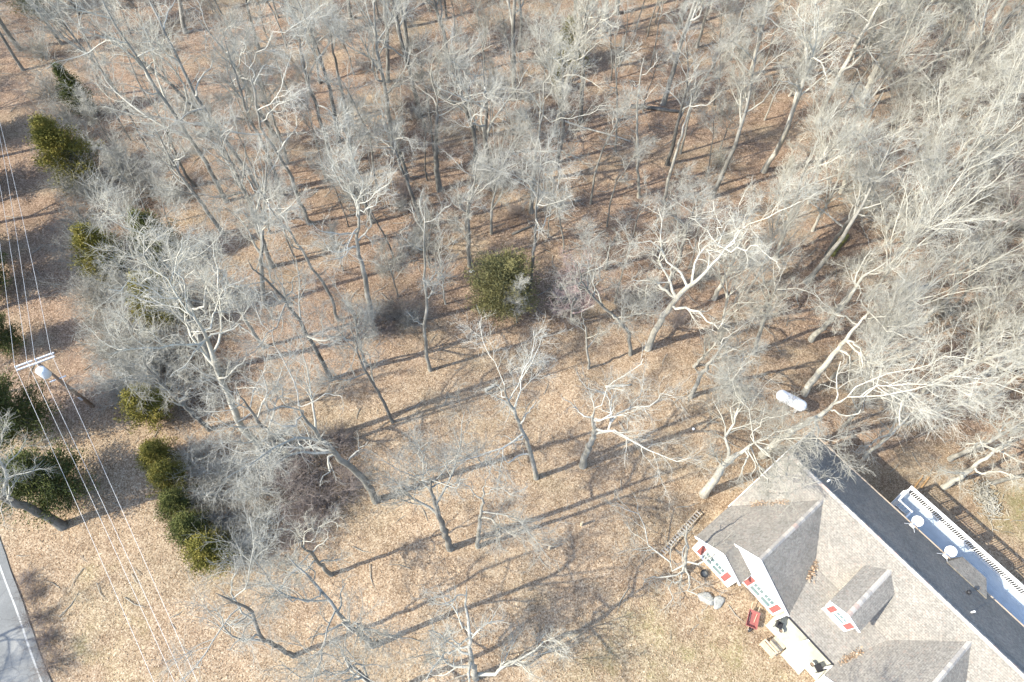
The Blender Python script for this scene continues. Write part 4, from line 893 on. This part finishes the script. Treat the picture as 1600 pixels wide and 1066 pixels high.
for k in range(9): MB().box(7.55-.02*k+.25*0, 8.95, 4.75+0, 5.0, DZF-.26*(k+1)-.04, DZF-.26*(k+1)).build('stair_tread', M['wood'], DK) if k < 1 else MB().box(8.95-.24*k-.24, 8.95-.24*k, 4.75, 6.4, DZF-.27*k-.04, DZF-.27*k).build('stair_tread', M['wood'], DK)
# two brown timbers on the bank past the deck corner
for i, (a, b) in enumerate((((1428, 762), (1441, 744)), ((1438, 763), (1451, 746)))):
    p, q = ground(*a), ground(*b); p[2] += .12; q[2] += .12
    tag(MB().bar(p, q, .12, .10).build('timber_beam', M['wood_brown'], None, bevel=.01), 'brown timber beam lying on the bank past the deck corner', 'beam', 'timbers by the deck corner')
def house_pt(u, v, z): return tuple(HOUSE0+HU*u+HV*v)+(z,)
for u_, lab in ((9.45, 'white satellite dish on the eave nearest the deck stairs'), (12.25, 'white satellite dish on the eave next to the bay roof')):
    ze = HR-KR*4.6
    T_ = thing('satellite_dish', lab, 'satellite dish', house_pt(u_, 4.6, ze), HA)
    nd = np.array([-.25, -.55, .80]); nd = nd/np.linalg.norm(nd); c0 = np.array([.05, .35, .62])
    prof = [(.0, .06), (.015, .2), (.05, .34), (.09, .45), (.10, .455), (.085, .44), (.035, .33), (.005, .18), (-.012, .02)]
    MB().lathe([(.0, .03), (.012, .18), (.045, .29), (.085, .39), (.105, .39), (.065, .29), (.035, .18), (.025, .03)], c0, nd, 22).build('reflector', M['white'], T_, True)
    mst = MB().cyl((0, 0, -.05), (0, .1, .4), .03, .03, 8).cyl((0, .1, .4), c0, .03, .03, 8).build('mast', M['steel'], T_, True)
    MB().cyl(c0+np.array([-.1, -.35, -.1]), c0+nd*.55+np.array([-.1, -.45, -.1]), .02, .02, 6).build('feed_arm', M['steel'], T_)
    MB().box(-.25, .1, -.55, -.43, .88, .98).build('receiver', M['white'], T_)
    for s in (-1, 1): MB().cyl((s*.45, -.35, .28), (0, .06, .32), .018, .018, 6).build('strut', M['steel'], T_)
# porch furniture
def chair(u, v, rz, label):
    o = thing('porch_chair', label, 'chair', house_pt(u, v, .4), HA+rz)
    MB().box(-.25, .25, -.25, .25, .38, .44).build('seat', M['black'], o, bevel=.01); MB().box(-.25, .25, .2, .26, .44, .95).build('backrest', M['black'], o, bevel=.01)
    for a in (-.22, .22):
        for b in (-.22, .22): MB().box(a-.02, a+.02, b-.02, b+.02, 0, .38).build('leg', M['black'], o)
chair(8.15, -7.6, 1.9, 'black chair on the porch end beside the gable wall'); chair(11.75, -7.6, -1.9, 'black chair at the other end of the porch under the roof valley')
for u_, lab in ((8.5, 'round pale pot by the porch chair beside the gable wall'), (11.35, 'round pale pot by the porch chair at the far end')):
    o = thing('flower_pot', lab, 'pot', house_pt(u_, -7.75, .4)); MB().lathe([(0, .12), (.28, .18), (.3, .2), (.34, .2), (.34, .16), (.2, .14)], (0, 0, 0), (0, 0, 1), 14).build('pot', M['porch'], o, True); MB().lathe([(.24, .02), (.26, .15), (.28, .12)], (0, 0, 0), (0, 0, 1), 10).build('soil', M['pole'], o)
BN = thing('garden_bench', 'small weathered wooden bench in front of the porch steps', 'bench', house_pt(8.75, -9.35, 0), HA)
for k in range(3): MB().box(-.6, .6, -.22+k*.15, -.09+k*.15, .40, .44).build('seat_slat', M['wood'], BN)
for k in range(2): MB().box(-.6, .6, .24, .27, .55+k*.17, .68+k*.17).build('back_slat', M['wood'], BN)
for a in (-.52, .52):
    MB().box(a-.03, a+.03, -.2, -.14, 0, .4).build('leg', M['wood'], BN); MB().box(a-.03, a+.03, .2, .235, 0, .85).build('leg', M['wood'], BN)
# red garden cart
p = ground(1173, 969); RC = thing('garden_cart', 'red garden wheelbarrow tipped on the leaves before the gable wall', 'wheelbarrow', tuple(p), HA+.5)
MB().add([(-.32,-.5,.3),(.32,-.5,.3),(.28,.45,.28),(-.28,.45,.28),(-.42,-.65,.62),(.42,-.65,.62),(.4,.6,.6),(-.4,.6,.6),(-.38,-.6,.62),(.38,-.6,.62),(.36,.55,.6),(-.36,.55,.6),(-.28,-.46,.33),(.28,-.46,.33),(.25,.42,.31),(-.25,.42,.31)],
    [(0,1,2,3),(0,4,5,1),(1,5,6,2),(2,6,7,3),(3,7,4,0),(4,8,9,5),(5,9,10,6),(6,10,11,7),(7,11,8,4),(8,12,13,9),(9,13,14,10),(10,14,15,11),(11,15,12,8),(12,15,14,13)]).build('tray', M['red'], RC)
wh = MB().lathe([(-.05, .12), (-.04, .19), (.04, .19), (.05, .12)], (0, -.75, .19), (1, 0, 0), 16).build('wheel', M['black'], RC, True); MB().cyl((-.09, -.75, .19), (.09, -.75, .19), .03).build('hub', M['steel'], wh)
for s in (-1, 1): MB().bar((s*.1, -.75, .19), (s*.3, 1.1, .55), .04, .04).build('handle', M['wood'], RC); MB().bar((s*.25, .35, .3), (s*.28, .4, 0), .035, .035).build('leg', M['steel'], RC)
# stones and fire ring
rs = random.Random(8)
def rock(px, py, rx, ry, h, rz, label, name='flat_stone', group=None):
    p = ground(px, py); n = 12; V = []
    for t, k in ((-.2, 1.0), (.5, 1.0), (.9, .86), (1.0, .6)):
        for i in range(n):
            a = i*2*math.pi/n; j = 1+.13*math.sin(3*a+px)+.07*math.sin(5*a+py); V.append((rx*k*j*math.cos(a), ry*k*j*math.sin(a), h*t+rs.uniform(-.02, .02)))
    F = [(k*n+i, k*n+(i+1) % n, (k+1)*n+(i+1) % n, (k+1)*n+i) for k in range(3) for i in range(n)]+[tuple(range(3*n, 4*n))]
    me = bpy.data.meshes.new(name); me.from_pydata(V, [], F); me.update()
    for q in me.polygons: q.use_smooth = True
    o = link(name, me, M['stone'], None, tuple(p)); o.rotation_euler = (0, 0, rz); tag(o, label, 'stone', group)
rock(1103, 935, .62, .42, .28, -.5, 'oval grey flat stone in the yard left of the gable wall')
rock(1122, 941, .55, .38, .2, .9, 'grey flat stone touching the oval one in the yard')
p = ground(1100, 897); FR = thing('fire_ring', 'small dark metal fire ring on the leaves by the house corner', 'fire ring', tuple(p))
MB().lathe([(0, .30), (.25, .30), (.25, .26), (.02, .26)], (0, 0, 0), (0, 0, 1), 20).build('ring', M['black'], FR); MB().lathe([(.02, .25), (.06, .15), (.08, .03)], (0, 0, 0), (0, 0, 1), 12).build('ash', M['stone'], FR)
# ladder
la, lb = ground(1034, 866), ground(1092, 801); la[2] += .32; lb[2] += .42
LD = thing('wooden_ladder', 'long pale ladder lying on the leaves beside the house corner', 'ladder', tuple(la), math.atan2(lb[1]-la[1], lb[0]-la[0])); LL = float(np.linalg.norm(lb-la))
for s in (-1, 1): MB().box(0, LL, s*.21-.025, s*.21+.025, -.05, .05).build('side_rail', M['wood'], LD)
rg_ = MB().box(-.045, .045, -.185, .185, -.02, .02); rme = bpy.data.meshes.new('rung'); rme.from_pydata(rg_.v, [], rg_.f); rme.update(); rme.materials.append(M['cap_pale'])
for i in range(int(LL/.27)): link('rung', rme, None, LD, (.15+i*.27, 0, .0))
# white tank
ta, tb = ground(1213, 617), ground(1251, 646); tm = (ta+tb)/2; tl = float(np.linalg.norm(tb-ta))
TK = thing('storage_tank', 'white cylindrical tank lying among bare trees behind the roof end', 'tank', tuple(tm), math.atan2(tb[1]-ta[1], tb[0]-ta[0])); r_ = .52
MB().lathe([(-tl/2, .06), (-tl/2+.06, .26), (-tl/2+.2, .43), (-tl/2+.4, r_), (tl/2-.4, r_), (tl/2-.2, .43), (tl/2-.06, .26), (tl/2, .06)], (0, 0, .75), (1, 0, 0), 24).build('shell', M['tank'], TK, True)
MB().lathe([(0, .16), (.1, .16), (.16, .1), (.18, .03)], (.05, 0, 1.25), (0, 0, 1), 16).build('valve_dome', M['blue'], TK, True)
for s in (-1, 1): MB().box(s*tl*.28-.1, s*tl*.28+.1, -.42, .42, -.2, .42).build('saddle', M['concrete'], TK, bevel=.02)
# logs, stumps, debris
def log(a, b, r, mat, label, name='fallen_log', lift=.0):
    p, q = ground(*a), ground(*b); mp = (p+q)/2; n = 7; L = np.linalg.norm(q-p)
    P = np.linspace(0, 1, n)[:, None]*(q-p)+p-mp; P[:, 2] = [float(ground_z(*(P[i, :2]+mp[:2])))-mp[2]+r*.7+lift for i in range(n)]
    P[1:-1] += np.random.default_rng(int(a[0])).normal(size=(n-2, 3))*r*.12
    R = np.linspace(r*1.1, r*.8, n)*(1+.08*np.sin(np.arange(n)*2.1)); V, F = tubes(P[None], R[None], 10)
    fl = [tuple(f) for f in F.tolist()]+[tuple(range(9, -1, -1)), tuple(range((n-1)*10, n*10))]
    o = link(name, new_mesh(name, V, fl, True), M[mat], None, tuple(mp)); tag(o, label, 'log')
log((1298, 400), (1312, 383), .30, 'moss', 'short mossy log beside the dark trunk in the right wood')
log((1312, 380), (1322, 370), .32, 'moss', 'mossy log end further from the dark trunk')
log((1405, 478), (1450, 445), .28, 'bark_pale', 'pale fallen trunk slanting in the right wood')
log((757, 611), (772, 603), .16, 'bark_pale', 'short pale cut log lying in the open leaf litter')
log((800, 367), (835, 352), .12, 'bark_dark', 'dark fallen branch on the wood floor behind the evergreen')
log((640, 372), (665, 357), .10, 'bark_dark', 'thin fallen branch by the forked dark tree')
log((985, 168), (1060, 176), .22, 'bark_dark', 'long dark fallen trunk behind the dead snags')
log((870, 186), (985, 222), .10, 'bark_pale', 'long thin pale fallen pole in the wood by the dead snag')
log((945, 605), (985, 602), .12, 'bark_pale', 'pale broken branch lying beneath the widest tree limbs')
def stub(px, py, h, r, label):
    p = ground(px, py); V, F = tubes(np.array([[(0, 0, -.2), (0, 0, h*.5), (.03, .02, h)]]), np.array([[r*1.1, r, r*.9]]), 9)
    fl = [tuple(f) for f in F.tolist()]+[tuple(range(18, 27))]
    tag(link('wooden_stub_post', new_mesh('wooden_stub_post', V, fl), M['wood'], None, tuple(p)), label, 'post')
stub(858, 858, .85, .09, 'short wooden stub post in the open leaves, lower of two'); stub(908, 821, .85, .10, 'short wooden stub post in the open leaves, upper of two')
tag(MB().box(-.25, .25, -.12, .12, 0, .2).build('white_block', M['white'], None, bevel=.04), 'small white block on the wood floor left of the round evergreen', 'block').location = tuple(ground(738, 425))
tag(MB().lathe([(0, .05), (.05, .12), (.14, .12), (.18, .05)], (0, 0, 0), (0, 0, 1), 12).build('white_bucket_lid', M['white'], None, True), 'tiny white round object on the leaves right of the widest tree', 'lid').location = tuple(ground(1083, 671))
rg = np.random.default_rng(31); n = 3200
SX = rg.uniform(-60, 62, n); SY = rg.uniform(6, 84, n); uu, vv = house_uv(SX, SY)
ok = ~((uu > -.3) & (uu < 22) & (vv > -9) & (vv < 8.6)) & (((SX-ra[0])*rn[0]+(SY-ra[1])*rn[1]) < -1.5) & (~in_poly(SX, SY, CLEAR) | (rg.random(n) < .45))
SX, SY = SX[ok], SY[ok]; n = len(SX); an = rg.random(n)*6.283; ln_ = rg.uniform(.3, 1.0, n)**2*2.2
PS = np.stack([np.stack([SX+k_*ln_*np.cos(an+.3*k_), SY+k_*ln_*np.sin(an+.3*k_), ground_z(SX, SY)+.05+.05*rg.random(n)], 1) for k_ in (-.5, 0, .5)], 1)
tag(link('fallen_sticks', new_mesh('fallen_sticks', *tubes(PS, np.stack([.012+.012*ln_, .01+.012*ln_, .006+0*ln_], 1), 3)), M['twig']), 'grey fallen sticks scattered over the leaf litter', 'sticks', kind='stuff')
# bleached brush heap past the deck
rg = np.random.default_rng(3); n = 420; pc = ground(1538, 780)
B0 = np.stack([rg.normal(size=n)*.45, rg.normal(size=n)*.8, np.abs(rg.normal(size=n))*.22+.03], 1); dd = rg.normal(size=(n, 3))*np.array([1, 1, .35]); dd /= np.linalg.norm(dd, axis=1, keepdims=True); LN = rg.uniform(.2, .7, n)[:, None]
PB = np.stack([B0-dd*LN*.5, B0+rg.normal(size=(n, 3))*.05, B0+dd*LN*.5], 1); PB[:, :, 2] = np.maximum(PB[:, :, 2], .02)
tag(link('brush_heap', new_mesh('brush_heap', *tubes(PB, np.full((n, 3), .022), 4)), M['bark_pale'], None, tuple(pc)), 'heap of bleached white sticks on the grass past the deck', 'brush heap', kind='stuff')
# loose leaves: drifts in the roof valleys and single leaves over the ground
def leaves(name, centres, normals, size, label, cat, rg):
    n = len(centres); N = normals+rg.normal(size=(n, 3))*.35; N /= np.linalg.norm(N, axis=1, keepdims=True)
    a = np.cross(N, rg.normal(size=(n, 3))); a /= np.linalg.norm(a, axis=1, keepdims=True); b = np.cross(N, a)
    s = rg.uniform(.6, 1.3, n)[:, None]*size
    V = np.stack([centres-a*s, centres-b*s*.55+N*s*.2, centres+a*s, centres+b*s*.55+N*s*.2], 1).reshape(-1, 3)
    o = link(name, new_mesh(name, V, np.arange(n*4).reshape(n, 4)), M['leaf']); tag(o, label, cat, kind='stuff'); return o
for (u0, y0, z0), (u1, y1, z1), n, lab in (((1.0,-3.7,3.55),(2.6,-2.0,4.93),260,'drift of brown leaves in the roof valley under the big white oak'), ((6.6,-3.3,3.86),(7.15,-4.7,3.42),170,'drift of brown leaves in the valley beside the front gable ridge'), ((LEN-7.75,-6.9,2.85),(LEN-7.35,-5.4,3.2),170,'drift of brown leaves in the valley at the far porch corner')):
    rg = np.random.default_rng(n); t = rg.random(n)[:, None]; a = np.array(house_pt(u0, y0, z0)); b = np.array(house_pt(u1, y1, z1)); c = a+(b-a)*t+rg.normal(size=(n, 3))*np.array([.16, .16, .0]); c[:, 2] += .05+.08*rg.random(n)
    leaves('leaf_drift', c, np.tile([0, 0, 1.], (n, 1)), .075, lab, 'leaves', rg)
rg = np.random.default_rng(12); n = 110000
X = rg.uniform(-48, 48, n); Y = rg.uniform(2, 62, n); u, v = house_uv(X, Y)
s_ = (X-ra[0])*rn[0]+(Y-ra[1])*rn[1]
ok = ~((u > -.1) & (u < 22) & (v > -8.6) & (v < 8.2)) & (s_ < -.9); X, Y = X[ok], Y[ok]; n = len(X)
leaves('leaf_litter', np.stack([X, Y, ground_z(X, Y)+.03+.03*rg.random(n)], 1), np.tile([0, 0, 1.], (n, 1)), .058, 'loose dry brown leaves scattered over the ground', 'leaves', rg)
